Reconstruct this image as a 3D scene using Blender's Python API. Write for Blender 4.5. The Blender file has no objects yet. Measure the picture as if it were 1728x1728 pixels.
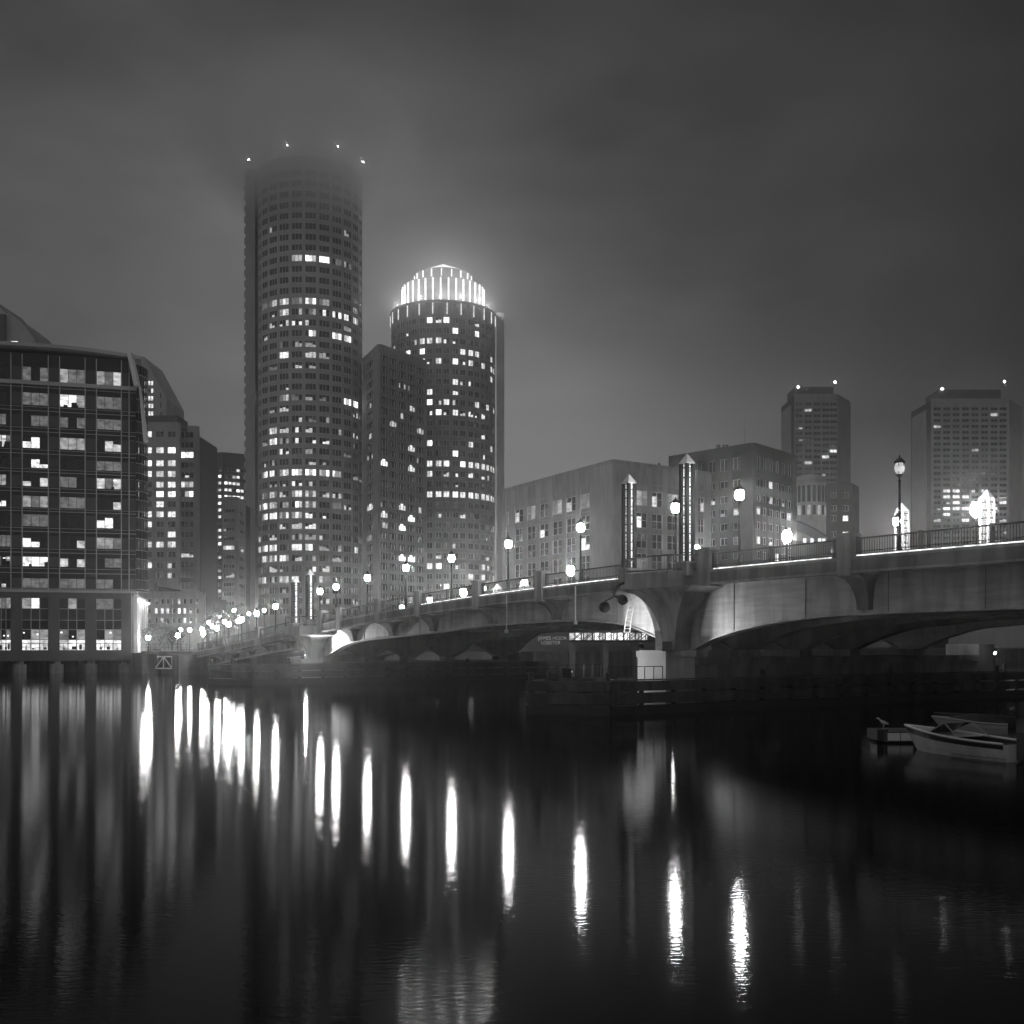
import bpy, math, random
import numpy as np
from mathutils import Vector
random.seed(7)
S = bpy.context.scene
C = S.collection
PI = math.pi
# ------------------------------------------------------------------ camera
HC, HZ, F = 4.5, 1085.0, 1900.0          # eye height, horizon row, focal length (in 1728-px units)
cd = bpy.data.cameras.new("camera"); cam = bpy.data.objects.new("camera", cd); C.objects.link(cam)
cd.sensor_width = 36; cd.lens = 36 * F / 1728; cd.shift_y = (HZ - 864) / 1728
cam.location = (0, 0, HC); cam.rotation_euler = (math.radians(90), 0, 0)
cd.clip_start = .1; cd.clip_end = 6000
S.camera = cam
# ------------------------------------------------------------------ sky
w = bpy.data.worlds.new("World"); S.world = w; w.use_nodes = True
nt = w.node_tree; nt.nodes.clear()
def N(t, tree=None, **k):
    n = (tree or nt).nodes.new(t)
    for a, b in k.items(): setattr(n, a, b)
    return n
def M2(op, a, b=None, tree=None, c=None):
    tree = tree or nt
    n = tree.nodes.new("ShaderNodeMath"); n.operation = op
    for i, v in enumerate((a, b, c)):
        if v is None: continue
        if isinstance(v, (int, float)): n.inputs[i].default_value = v
        else: tree.links.new(v, n.inputs[i])
    return n.outputs[0]
tc = N("ShaderNodeTexCoord")
def lobe(az, el, width, amp):
    d = N("ShaderNodeVectorMath", operation='DOT_PRODUCT')
    nt.links.new(tc.outputs['Generated'], d.inputs[0])
    a, e = math.radians(az), math.radians(el)
    d.inputs[1].default_value = (math.sin(a) * math.cos(e), math.cos(a) * math.cos(e), math.sin(e))
    x = M2('DIVIDE', M2('SUBTRACT', d.outputs['Value'], 1.0), width)
    return M2('MULTIPLY', M2('EXPONENT', x), amp)
sky = M2('ADD', lobe(-3, 6, .042, .145), 0.012)
sky = M2('ADD', sky, lobe(-15, 15, .065, .052))
sky = M2('ADD', sky, lobe(15, 2, .015, .03))
sky = M2('ADD', sky, lobe(-140, 18, .5, .30))           # unseen city glow, added behind the camera to brighten walls and bridge
cn = N("ShaderNodeTexNoise"); cn.inputs['Scale'].default_value = 3.0; cn.inputs['Detail'].default_value = 5
cm = N("ShaderNodeMapping"); cm.inputs['Scale'].default_value = (1, 1, 2.4)
nt.links.new(tc.outputs['Generated'], cm.inputs[0]); nt.links.new(cm.outputs[0], cn.inputs['Vector'])
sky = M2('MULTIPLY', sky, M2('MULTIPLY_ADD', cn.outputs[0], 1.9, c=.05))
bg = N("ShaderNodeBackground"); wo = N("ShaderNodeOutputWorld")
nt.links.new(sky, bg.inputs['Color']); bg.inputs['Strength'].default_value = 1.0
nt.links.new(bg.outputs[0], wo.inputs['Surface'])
S.view_settings.view_transform = 'Standard'; S.view_settings.look = 'None'
S.view_settings.exposure = 0; S.view_settings.gamma = 1
S.cycles.volume_bounces = 8; S.cycles.max_bounces = 10; S.cycles.diffuse_bounces = 2; S.cycles.glossy_bounces = 3
S.cycles.transmission_bounces = 2; S.cycles.caustics_reflective = False; S.cycles.caustics_refractive = False
S.cycles.sample_clamp_indirect = 6
S.cycles.use_denoising = True
# ------------------------------------------------------------------ materials
MATS = {}
def nodes(name):
    m = bpy.data.materials.new(name); m.use_nodes = True; t = m.node_tree; t.nodes.clear()
    o = t.nodes.new("ShaderNodeOutputMaterial"); MATS[name] = m
    return m, t, o
def surf(name, lo, hi, rough=.8, scale=.6, bump=0, bscale=8, metal=0, stain=0, vstretch=1.0, ior=1.45, spec=.5):
    m, t, o = nodes(name)
    b = t.nodes.new("ShaderNodeBsdfPrincipled"); t.links.new(b.outputs[0], o.inputs[0])
    tc = t.nodes.new("ShaderNodeTexCoord"); mp = t.nodes.new("ShaderNodeMapping")
    mp.inputs['Scale'].default_value = (1, 1, vstretch)
    t.links.new(tc.outputs['Object'], mp.inputs[0])
    n = t.nodes.new("ShaderNodeTexNoise"); n.inputs['Scale'].default_value = scale; n.inputs['Detail'].default_value = 5
    t.links.new(mp.outputs[0], n.inputs['Vector'])
    r = t.nodes.new("ShaderNodeValToRGB"); r.color_ramp.elements[0].position = .3; r.color_ramp.elements[1].position = .72
    r.color_ramp.elements[0].color = (lo, lo, lo, 1); r.color_ramp.elements[1].color = (hi, hi, hi, 1)
    t.links.new(n.outputs[0], r.inputs[0]); col = r.outputs[0]
    if stain:
        n2 = t.nodes.new("ShaderNodeTexNoise"); n2.inputs['Scale'].default_value = .5; n2.inputs['Detail'].default_value = 8
        mp2 = t.nodes.new("ShaderNodeMapping"); mp2.inputs['Scale'].default_value = (2.2, 2.2, .35)
        t.links.new(tc.outputs['Object'], mp2.inputs[0]); t.links.new(mp2.outputs[0], n2.inputs['Vector'])
        r2 = t.nodes.new("ShaderNodeValToRGB"); r2.color_ramp.elements[0].position = .42; r2.color_ramp.elements[1].position = .56
        g = 1 - stain; r2.color_ramp.elements[0].color = (g, g, g, 1); r2.color_ramp.elements[1].color = (1, 1, 1, 1)
        t.links.new(n2.outputs[0], r2.inputs[0])
        mx = t.nodes.new("ShaderNodeMix"); mx.data_type = 'RGBA'; mx.blend_type = 'MULTIPLY'; mx.inputs[0].default_value = 1
        t.links.new(col, mx.inputs[6]); t.links.new(r2.outputs[0], mx.inputs[7]); col = mx.outputs[2]
    t.links.new(col, b.inputs['Base Color'])
    b.inputs['Roughness'].default_value = rough; b.inputs['Metallic'].default_value = metal; b.inputs['IOR'].default_value = ior
    b.inputs['Specular IOR Level'].default_value = spec
    if bump:
        nb = t.nodes.new("ShaderNodeTexNoise"); nb.inputs['Scale'].default_value = bscale; nb.inputs['Detail'].default_value = 4
        t.links.new(tc.outputs['Object'], nb.inputs['Vector'])
        bp = t.nodes.new("ShaderNodeBump"); bp.inputs['Strength'].default_value = .6; bp.inputs['Distance'].default_value = bump
        t.links.new(nb.outputs[0], bp.inputs['Height']); t.links.new(bp.outputs[0], b.inputs['Normal'])
    return m
def emit(name, s, sample=True, var=0, scale=.9, cut=0, white=1.0):
    m, t, o = nodes(name)
    e = t.nodes.new("ShaderNodeEmission"); t.links.new(e.outputs[0], o.inputs[0])
    e.inputs['Color'].default_value = (white, white, white, 1); e.inputs['Strength'].default_value = s
    if var:
        tc = t.nodes.new("ShaderNodeTexCoord"); n = t.nodes.new("ShaderNodeTexNoise")
        n.inputs['Scale'].default_value = scale; n.inputs['Detail'].default_value = 3
        mp = t.nodes.new("ShaderNodeMapping"); mp.inputs['Scale'].default_value = (1, .4, 1.6)
        t.links.new(tc.outputs['Object'], mp.inputs[0]); t.links.new(mp.outputs[0], n.inputs['Vector'])
        r = t.nodes.new("ShaderNodeMapRange"); r.inputs[1].default_value = .34; r.inputs[2].default_value = .66
        r.inputs[3].default_value = s * (1 - var); r.inputs[4].default_value = s * (1 + var)
        t.links.new(n.outputs[0], r.inputs[0]); t.links.new(r.outputs[0], e.inputs['Strength'])
    if not sample: m.cycles.emission_sampling = 'NONE'
    return m
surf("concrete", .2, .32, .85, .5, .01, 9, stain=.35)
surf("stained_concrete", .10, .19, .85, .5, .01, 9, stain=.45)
surf("pale_concrete", .5, .66, .8, .5, .008, 9, stain=.2)
surf("dark_concrete", .07, .14, .85, .5, .01, 9, stain=.4)
surf("white_steel", .42, .62, .6, .5, .006, 5, stain=.3, vstretch=7)
surf("rail_steel", .015, .025, .45, 3)
surf("black_iron", .008, .014, .75, 3, spec=.2)
surf("stone", .30, .38, .9, .25, stain=.2)
surf("pale_stone", .33, .42, .9, .2, stain=.12)
surf("granite", .42, .52, .75, .2, stain=.1)
surf("trim", .55, .65, .7, .3)
surf("brick", .045, .075, .9, .4, stain=.2)
surf("tan_panel", .24, .31, .85, .2, stain=.15)
surf("dark_panel", .05, .08, .6, .3)
surf("grey_metal", .3, .38, .45, .4)
surf("podium", .075, .10, .7, .2, stain=.1)
surf("spandrel_glass", .008, .012, .15, .3)
surf("panel_glass", .045, .06, .25, .2)
surf("glass", .006, .014, .2, .12, spec=.7)
surf("core_dark", .02, .03, .8, .3)
surf("timber", .05, .11, .85, 1.2, .02, 6, stain=.5)
surf("wet_timber", .015, .03, .5, 1.2, .02, 6)
surf("asphalt", .04, .06, .9, .5)
surf("ground", .04, .07, .9, .05)
surf("leaf", .04, .08, .7, 1.0)
surf("bark", .04, .06, .9, 3)
surf("white_paint", .6, .75, .35, .8)
surf("gelcoat", .55, .7, .25, .9, stain=.2)
surf("canvas", .03, .05, .9, 1.5, .02, 5)
surf("boat_stripe", .015, .02, .3, 1)
surf("feather", .5, .65, .8, 9)
emit("bulb", 300); emit("beacon_glow", 70); emit("flood_glow", 2.5, False); emit("flood_bright", 90); emit("bulb_bright", 560)
emit("strip_glow", 1.3, False, .5, 3)
emit("pylon_glow", 1.3, False, .75, 7)
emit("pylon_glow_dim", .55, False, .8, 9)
for i, s in enumerate((.14, .32, .62, 1.1, 2.2)): emit("lit_%d" % i, s, False, .45, 1.3)
emit("sign_glow", .2, False)  # glow put into the painted shed lettering so it shows
# ------------------------------------------------------------------ mesh builder
class MB:
    def __init__(s): s.v = []; s.f = []; s.m = []; s.names = []
    def mi(s, mat):
        if mat not in s.names: s.names.append(mat)
        return s.names.index(mat)
    def poly(s, pts, mat):
        k = len(s.v); s.v += [tuple(p) for p in pts]; s.f.append(tuple(range(k, k + len(pts)))); s.m.append(s.mi(mat))
    def hexa(s, b, t, mat):       # b, t: 4 bottom and 4 top points in the same order
        k = len(s.v); s.v += [tuple(p) for p in b] + [tuple(p) for p in t]; i = s.mi(mat)
        for f in ((3, 2, 1, 0), (4, 5, 6, 7), (0, 1, 5, 4), (1, 2, 6, 5), (2, 3, 7, 6), (3, 0, 4, 7)):
            s.f.append(tuple(k + a for a in f)); s.m.append(i)
    def box(s, x0, x1, y0, y1, z0, z1, mat):
        s.hexa([(x0, y0, z0), (x1, y0, z0), (x1, y1, z0), (x0, y1, z0)], [(x0, y0, z1), (x1, y0, z1), (x1, y1, z1), (x0, y1, z1)], mat)
    def prism(s, pts, z0, z1, mat, cap=True, topmat=None):
        n = len(pts); k = len(s.v); s.v += [(p[0], p[1], z0) for p in pts] + [(p[0], p[1], z1) for p in pts]; i = s.mi(mat)
        for a in range(n):
            b = (a + 1) % n; s.f.append((k + a, k + b, k + n + b, k + n + a)); s.m.append(i)
        if cap:
            s.f.append(tuple(k + n + a for a in range(n))); s.m.append(s.mi(topmat or mat))
            s.f.append(tuple(k + a for a in reversed(range(n)))); s.m.append(i)
    def lathe(s, prof, mat, seg=12, c=(0, 0, 0), a0=0.0):
        k = len(s.v); i = s.mi(mat); n = len(prof)
        for r, z in prof:
            for j in range(seg):
                a = a0 + 2 * PI * j / seg; s.v.append((c[0] + r * math.cos(a), c[1] + r * math.sin(a), c[2] + z))
        for q in range(n - 1):
            for j in range(seg):
                b = (j + 1) % seg; s.f.append((k + q * seg + j, k + q * seg + b, k + (q + 1) * seg + b, k + (q + 1) * seg + j)); s.m.append(i)
        s.f.append(tuple(k + j for j in reversed(range(seg)))); s.m.append(i)
        s.f.append(tuple(k + (n - 1) * seg + j for j in range(seg))); s.m.append(i)
    def bar(s, a, b, r, mat, seg=4, r2=None):
        a = Vector(a); b = Vector(b); d = (b - a)
        if d.length < 1e-6: return
        d.normalize(); up = Vector((0, 0, 1)) if abs(d.z) < .9 else Vector((1, 0, 0))
        x = d.cross(up).normalized(); y = x.cross(d); k = len(s.v); i = s.mi(mat); r2 = r if r2 is None else r2
        for p, rr in ((a, r), (b, r2)):
            for j in range(seg):
                t = 2 * PI * (j + .5) / seg; s.v.append(tuple(p + x * rr * math.cos(t) + y * rr * math.sin(t)))
        for j in range(seg):
            q = (j + 1) % seg; s.f.append((k + j, k + q, k + seg + q, k + seg + j)); s.m.append(i)
        s.f.append(tuple(k + j for j in reversed(range(seg)))); s.f.append(tuple(k + seg + j for j in range(seg))); s.m += [i, i]
    def tube(s, pts, r, mat, seg=5):
        for a, b in zip(pts, pts[1:]): s.bar(a, b, r, mat, seg)
    def build(s, name, parent=None, smooth=False):
        me = bpy.data.meshes.new(name); me.from_pydata(s.v, [], s.f)
        for n in s.names: me.materials.append(MATS[n])
        me.polygons.foreach_set("material_index", s.m)
        if smooth: me.polygons.foreach_set("use_smooth", [True] * len(s.f))
        me.update(); o = bpy.data.objects.new(name, me); C.objects.link(o)
        if parent is not None: o.parent = parent
        return o
def thing(name, label, cat, loc=(0, 0, 0), group=None, rz=0):
    o = bpy.data.objects.new(name, None); C.objects.link(o); o.location = loc; o.rotation_euler = (0, 0, rz)
    o["label"] = label; o["category"] = cat
    if group: o["group"] = group
    return o
def tag(o, label, cat, group=None):
    o["label"] = label; o["category"] = cat
    if group: o["group"] = group
    return o
def kind(o, k): o["kind"] = k; return o
def copy_tree(o, parent=None):
    c = o.copy(); C.objects.link(c)
    if parent is not None: c.parent = parent
    for ch in [x for x in KIDS.get(o.name, [])]: copy_tree(ch, c)
    return c
KIDS = {}
def kids(o): KIDS[o.name] = [x for x in C.objects if x.parent == o]; [kids(k) for k in KIDS[o.name]]
def kx(px): return (px - 864.0) / F
def zat(py, Y): return HC + (HZ - py) * Y / F
# ------------------------------------------------------------------ facades
def frame(P0, P1):
    P0 = Vector(P0[:2]); P1 = Vector(P1[:2]); d = P1 - P0; L = d.length; d = d / L
    n = Vector((d.y, -d.x)); return P0, d, n, L
def ubox(mb, fr, u0, u1, z0, z1, d0, d1, mat):
    P, d, n, L = fr
    def q(u, o, z): p = P + d * u + n * o; return (p.x, p.y, z)
    mb.hexa([q(u0, d1, z0), q(u1, d1, z0), q(u1, d0, z0), q(u0, d0, z0)], [q(u0, d1, z1), q(u1, d1, z1), q(u1, d0, z1), q(u0, d0, z1)], mat)
def uquad(mb, fr, u0, u1, z0, z1, o, mat):
    P, d, n, L = fr
    def q(u, z): p = P + d * u + n * o; return (p.x, p.y, z)
    mb.poly([q(u0, z0), q(u1, z0), q(u1, z1), q(u0, z1)], mat)
def u_of(fr, px):
    P, d, n, L = fr; k = kx(px)
    return (k * P.y - P.x) / (d.x - k * d.y)
def Y_at(fr, u): return fr[0].y + fr[1].y * u
def lit_mat(level): return "glass" if level <= 0 else "lit_%d" % max(0, min(4, int(round(level)) - 1))
def win_mesh(mb, fr, u0, u1, z0, z1, level, panes=2, o=.14, fm="trim", bar=.09, transom=0, style=None):
    """level 0 dark, 1..5 lit; >=10 partly lit (level-10)"""
    part = level >= 10; lv = level - 10 if part else level
    w = (u1 - u0) / panes
    if style == 'gothic':
        cw = (u1 - u0); a, b = u0 + cw * .30, u0 + cw * .70; hh = z1 - z0
        for (p, q, zt) in ((u0, u0 + cw * .22, z0 + hh * .72), (a, b, z1 - hh * .12), (u1 - cw * .22, u1, z0 + hh * .72)):
            m = lit_mat(lv) if (lv > 0 and (not part or random.random() < .5)) else "glass"
            uquad(mb, fr, p, q, z0, zt, o, m)
            ubox(mb, fr, p - bar, p, z0, zt, .1, .3, fm); ubox(mb, fr, q, q + bar, z0, zt, .1, .3, fm)
        P, d, n, L = fr; mid = (a + b) / 2; r = (b - a) / 2; pts = []
        for j in range(7):
            t = PI * j / 6; pp = P + d * (mid + r * math.cos(t)) + n * o; pts.append((pp.x, pp.y, z1 - hh * .12 + r * 1.1 * math.sin(t)))
        mb.poly(pts, lit_mat(lv) if lv > 0 and not part else "glass")
        return
    for i in range(panes):
        a = u0 + w * i; b = a + w
        m = "glass"
        if lv > 0:
            if part:
                if random.random() < .55:
                    zc = z0 + (z1 - z0) * random.uniform(.35, .9)
                    uquad(mb, fr, a, b, z0, zc, o, lit_mat(lv)); uquad(mb, fr, a, b, zc, z1, o, "glass")
                else: uquad(mb, fr, a, b, z0, z1, o, "glass")
                m = None
            else:
                m = lit_mat(max(1, lv + random.choice((-2, -1, 0, 0, 1) if panes == 3 else (-1, 0, 0, 0)))) if not (panes == 3 and random.random() < .12) else "glass"
        if m: uquad(mb, fr, a, b, z0, z1, o, m)
        if i: ubox(mb, fr, a - bar / 2, a + bar / 2, z0, z1, o + .01, o + .12, fm)
    ubox(mb, fr, u0, u0 + bar, z0, z1, o + .01, o + .16, fm); ubox(mb, fr, u1 - bar, u1, z0, z1, o + .01, o + .16, fm)
    ubox(mb, fr, u0 + bar, u1 - bar, z1 - bar, z1, o + .013, o + .15, fm); ubox(mb, fr, u0 + bar, u1 - bar, z0, z0 + bar, o + .013, o + .15, fm)
    if transom:
        zt = z0 + (z1 - z0) * transom; ubox(mb, fr, u0 + bar, u1 - bar, zt - bar / 2, zt + bar / 2, o + .016, o + .14, fm)
class Wins:
    """collects a building's windows: the 100 largest become parts, the rest one stuff part"""
    def __init__(s): s.l = []
    def add(s, px_area, fn): s.l.append((px_area, fn))
    def flush(s, parent, limit=100, name="window"):
        s.l.sort(key=lambda t: -t[0])
        for a, fn in s.l[:limit]:
            mb = MB(); fn(mb); mb.build(name, parent)
        if s.l[limit:]:
            mb = MB()
            for a, fn in s.l[limit:]: fn(mb)
            kind(mb.build("windows", parent), "stuff")
def wall_grid(mb, fr, z0, z1, cols, rows, mat, th=.5, ext0=0., ext1=0., pier=.06, pmat=None, spmat=None):
    L = fr[3]; edges = [-ext0]
    for a, b in cols: edges += [a, b]
    edges.append(L + ext1)
    for i in range(0, len(edges), 2):
        if edges[i + 1] - edges[i] > .01: ubox(mb, fr, edges[i], edges[i + 1], z0, z1, 0, th + pier, pmat or mat)
    zs = [z0]
    for a, b in rows: zs += [a, b]
    zs.append(z1)
    for (a, b) in cols:
        for i in range(0, len(zs), 2):
            if zs[i + 1] - zs[i] > .01: ubox(mb, fr, a, b, zs[i], zs[i + 1], 0, th, spmat or mat)
def facade(mb, wins, P0, P1, z0, z1, cols, rows, mat, litf, panes=2, ext0=0, ext1=0, th=.5, pier=.06, transom=0, style=None, fm="trim", bar=.09, pmat=None, spmat=None, px=False, swap=False, pxz=None):
    fr = frame(P0, P1)
    wall_grid(mb, fr, z0, z1, cols, rows, mat, th, ext0, ext1, pier, pmat, spmat)
    Y = (P0[1] + P1[1]) / 2
    for ri, (a, b) in enumerate(rows):
        for ci, (u0, u1) in enumerate(cols):
            lv = litf(ri, ci)
            wins.add((u1 - u0) * (b - a) / (Y * Y), (lambda m, u0=u0, u1=u1, a=a, b=b, lv=lv: win_mesh(m, fr, u0, u1, a, b, lv, panes, .14, fm, bar, transom, style)))
    return fr
def pxcols(fr, spec): return [(min(u_of(fr, a), u_of(fr, b)), max(u_of(fr, a), u_of(fr, b))) for a, b in spec]
def rnd_lit(p, pp=.15, lo=2, hi=4, rows=None, rp=.8):
    def f(r, c):
        q = p
        if rows and r in rows: q = rp
        x = random.random()
        if x < q: return random.randint(lo, hi)
        if x < q + pp: return 10 + random.randint(lo, hi)
        return 0
    return f
# ================================================================== SETTING
mb = MB(); mb.box(-2500, 2500, -60, 3000, -9, -8.9, "ground"); kind(mb.build("seabed"), "structure")
m, t, o = nodes("water")
b = t.nodes.new("ShaderNodeBsdfPrincipled"); t.links.new(b.outputs[0], o.inputs[0])
b.inputs['Base Color'].default_value = (.002, .002, .002, 1); b.inputs['Roughness'].default_value = .055; b.inputs['IOR'].default_value = 1.14
tcn = t.nodes.new("ShaderNodeTexCoord"); n1 = t.nodes.new("ShaderNodeTexNoise"); n1.inputs['Scale'].default_value = 7; n1.inputs['Detail'].default_value = 4
mpn = t.nodes.new("ShaderNodeMapping"); mpn.inputs['Scale'].default_value = (.55, 1.5, 1)
t.links.new(tcn.outputs['Object'], mpn.inputs[0]); t.links.new(mpn.outputs[0], n1.inputs['Vector'])
bp = t.nodes.new("ShaderNodeBump"); bp.inputs['Strength'].default_value = 1; bp.inputs['Distance'].default_value = .0026
t.links.new(n1.outputs[0], bp.inputs['Height']); t.links.new(bp.outputs[0], b.inputs['Normal'])
mb = MB(); mb.poly([(-2500, -60, 0), (2500, -60, 0), (2500, 3000, 0), (-2500, 3000, 0)], "water"); kind(mb.build("water"), "structure")
# bridge axis
BD = Vector((-.552, .834)); BP = Vector((.834, .552)); B0 = Vector((14.3, 71.0))
def B(s, o, z): p = B0 + BD * s + BP * o; return (p.x, p.y, z)
land = [(-2400, 178), (-66, 178), (-56, 169), (-47, 167), (-45.2, 161.4)] + [tuple(Vector((-45.2, 161.4)) + BP * t) for t in (100, 300, 900)] + [(2400, 700), (2400, 2900), (-2400, 2900)]
GZ = 3.0
mb = MB(); mb.prism(land, -8, GZ, "dark_concrete", topmat="ground"); kind(mb.build("ground"), "structure")
# ================================================================== BRIDGE
_s = np.array([-80, -50, -35, -19, 0, 24, 44, 58, 71, 89, 108, 130.]); _z = np.array([8.6, 10.0, 10.5, 10.6, 10.3, 9.7, 8.95, 8.2, 7.3, 5.7, 4.35, 4.1])
_pf = np.polyfit(_s, _z, 5)
def zr(s): return float(np.polyval(_pf, s)) if s < 106 else 4.45 - (s - 106) * .02   # rail-top height
def zd(s): return zr(s) - 1.05                                                       # deck edge height
_gs = [-80, -62, -59, -56, -50, -19, -10, -5, -1.5, 1.5, 4, 6, 8, 10, 12, 14.5, 18, 22, 32, 42.7, 50, 57, 62, 67, 69.5, 72, 76, 84, 93.5, 102, 108]
_gz = [6.0, 4.6, 4.0, 4.8, 6.1, 6.25, 6.2, 6.08, 5.8, 5.4, 4.85, 4.05, 4.05, 4.95, 5.6, 6.0, 6.2, 6.27, 6.05, 5.45, 5.1, 4.8, 4.3, 2.85, 2.85, 3.7, 3.86, 3.3, 2.55, 1.8, 1.3]
def gb(s):
    a = 0
    for k, wt in ((-2.2, 1), (-1.1, 2), (0, 3), (1.1, 2), (2.2, 1)): a += wt * float(np.interp(s + k, _gs, _gz))
    v = a / 9; e = float(np.interp(s, _gs, _gz)); d = min(abs(s - 7), abs(s - 68.3), abs(s + 59)); f = min(1, max(0, (d - 1) / 3.5)); return e * (1 - f) + v * f
SE = 109.0; S0 = -78.0; W = 28.0
ss = sorted(set([round(x, 2) for x in np.arange(S0, SE, 1.0)] + [SE]))
bridge = thing("road_bridge", "long concrete and steel road bridge crossing the channel on two piers, lit by street lamps", "bridge", (0, 0, 0))
def ribbon(mb, o0, o1, ztop, zbot, mat, sl=ss):
    for a, b in zip(sl, sl[1:]):
        mb.hexa([B(a, o0, zbot(a)), B(b, o0, zbot(b)), B(b, o1, zbot(b)), B(a, o1, zbot(a))], [B(a, o0, ztop(a)), B(b, o0, ztop(b)), B(b, o1, ztop(b)), B(a, o1, ztop(a))], mat)
mb = MB(); ribbon(mb, .45, W - .45, lambda s: zd(s) - .02, lambda s: zd(s) - .5, "concrete"); mb.build("deck", bridge)
mb = MB(); ribbon(mb, 5, W - 5, lambda s: zd(s) - .01, lambda s: zd(s) - .018, "asphalt"); mb.build("roadway", bridge)
for o0 in (0., W - .45):
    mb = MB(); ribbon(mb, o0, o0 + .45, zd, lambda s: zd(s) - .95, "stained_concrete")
    oo = -.07 if o0 == 0 else W; ribbon(mb, oo, oo + .07, lambda s: zd(s) - .02, lambda s: zd(s) - .16, "concrete")
    ribbon(mb, oo, oo + .07, lambda s: zd(s) - .8, lambda s: zd(s) - .93, "concrete"); mb.build("fascia_beam", bridge)
# haunched girders
SB = 1.9
def gb_in(s):
    d = min(abs(s - 7), abs(s - 68.3), abs(s + 59)); f = min(1, max(0, (d - 3) / 7)); f = f * f * (3 - 2 * f)
    return gb(s) * (1 - f) + max(gb(s), min(5.75, zd(s) - 1.1)) * f
for gi, og in enumerate((SB, 7.4, 12.9, 18.4, W - SB)):
    fine = sorted(set(ss + _gs + [4.5, 9.5, 68.3, 70.5, 64.5]))
    fine = [x for x in fine if S0 <= x <= SE]
    gf = gb if gi == 0 else gb_in
    mb = MB(); ribbon(mb, og, og + .35, lambda s: zd(s) - .51, lambda s: gf(s) + .06, "white_steel" if gi in (0, 4) else "dark_concrete", fine)
    ribbon(mb, og - .25, og + .6, lambda s: gf(s) + .055, lambda s: gf(s) - .03, "white_steel" if gi in (0, 4) else "dark_concrete", fine)
    mb.build("girder", bridge)
mb = MB()
for s in np.arange(S0 + 3, SE, 4.6): 
    za = zd(s) - .52; zb = max(gb_in(s) + .3, za - 1.0)
    mb.hexa([B(s, SB + .35, zb), B(s + .3, SB + .35, zb), B(s + .3, W - SB, zb), B(s, W - SB, zb)], [B(s, SB + .35, za), B(s + .3, SB + .35, za), B(s + .3, W - SB, za), B(s, W - SB, za)], "dark_concrete")
mb.build("cross_beam", bridge)
for s in np.arange(S0 + 1, SE, 6.1):
    mb = MB()
    if min(abs(s - 7), abs(s - 68.3), abs(s + 59)) < 3: continue
    mb.hexa([B(s, SB - .03, gb(s) + .07), B(s + .05, SB - .03, gb(s) + .07), B(s + .05, SB - .001, gb(s) + .07), B(s, SB - .001, gb(s) + .07)], [B(s, SB - .03, zd(s) - .55), B(s + .05, SB - .03, zd(s) - .55), B(s + .05, SB - .001, zd(s) - .55), B(s, SB - .001, zd(s) - .55)], "concrete"); mb.build("web_joint", bridge)
# corbels with pilasters
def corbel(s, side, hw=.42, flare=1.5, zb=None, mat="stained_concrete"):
    mb = MB(); zt = zd(s) - .95; zb = zb if zb is not None else max(gb(s) + .12, zt - 2.0); n = 8
    o_in = SB if side == 0 else W - SB + .35; o_out = .02 if side == 0 else W - .02
    prev = None
    for i in range(n + 1):
        t = i / n; f = 1 - math.sqrt(max(0, 1 - t * t)); h = hw + flare * f; oo = o_in + (o_out - o_in) * (.22 + .78 * f)
        z = zb + (zt - zb) * t
        ring = [B(s - h, oo, z), B(s + h, oo, z), B(s + h, o_in, z), B(s - h, o_in, z)]
        if prev: mb.hexa(prev, ring, mat)
        prev = ring
    return mb.build("bracket", bridge)
def pilaster(s, side, hw=.5, h=.25):
    mb = MB(); o0, o1 = (-.14, .6) if side == 0 else (W - .6, W + .14)
    def bx(a, b, p, q, z0, z1): mb.hexa([B(a, p, z0), B(b, p, z0), B(b, q, z0), B(a, q, z0)], [B(a, p, z1), B(b, p, z1), B(b, q, z1), B(a, q, z1)], "concrete")
    bx(s - hw, s + hw, o0, o1, zd(s) - 1.05, zr(s) + h - .1); bx(s - hw - .08, s + hw + .08, o0 - .08, o1 + .08, zr(s) + h - .1, zr(s) + h + .06)
    return mb.build("pilaster", bridge)
near_p = [-44, -35, -8.4, 22, 31.5, 42, 50.4, 59.5, 77, 83.5, 89.7, 95.8, 101.4]
for s in near_p:
    corbel(s, 0, .42, .5 if s < 0 else 1.5)
    if s < 0 or s > 65: corbel(s, 1)
for s in [-35, -8.4, 22, 31.5, 42, 50.4, 59.5, 83.5]: pilaster(s, 0); pilaster(s, 1)
for s in (3.2, 10.9, 64.6, 72.0): pilaster(s, 0, .7, .35); pilaster(s, 1, .7, .35)
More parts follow.
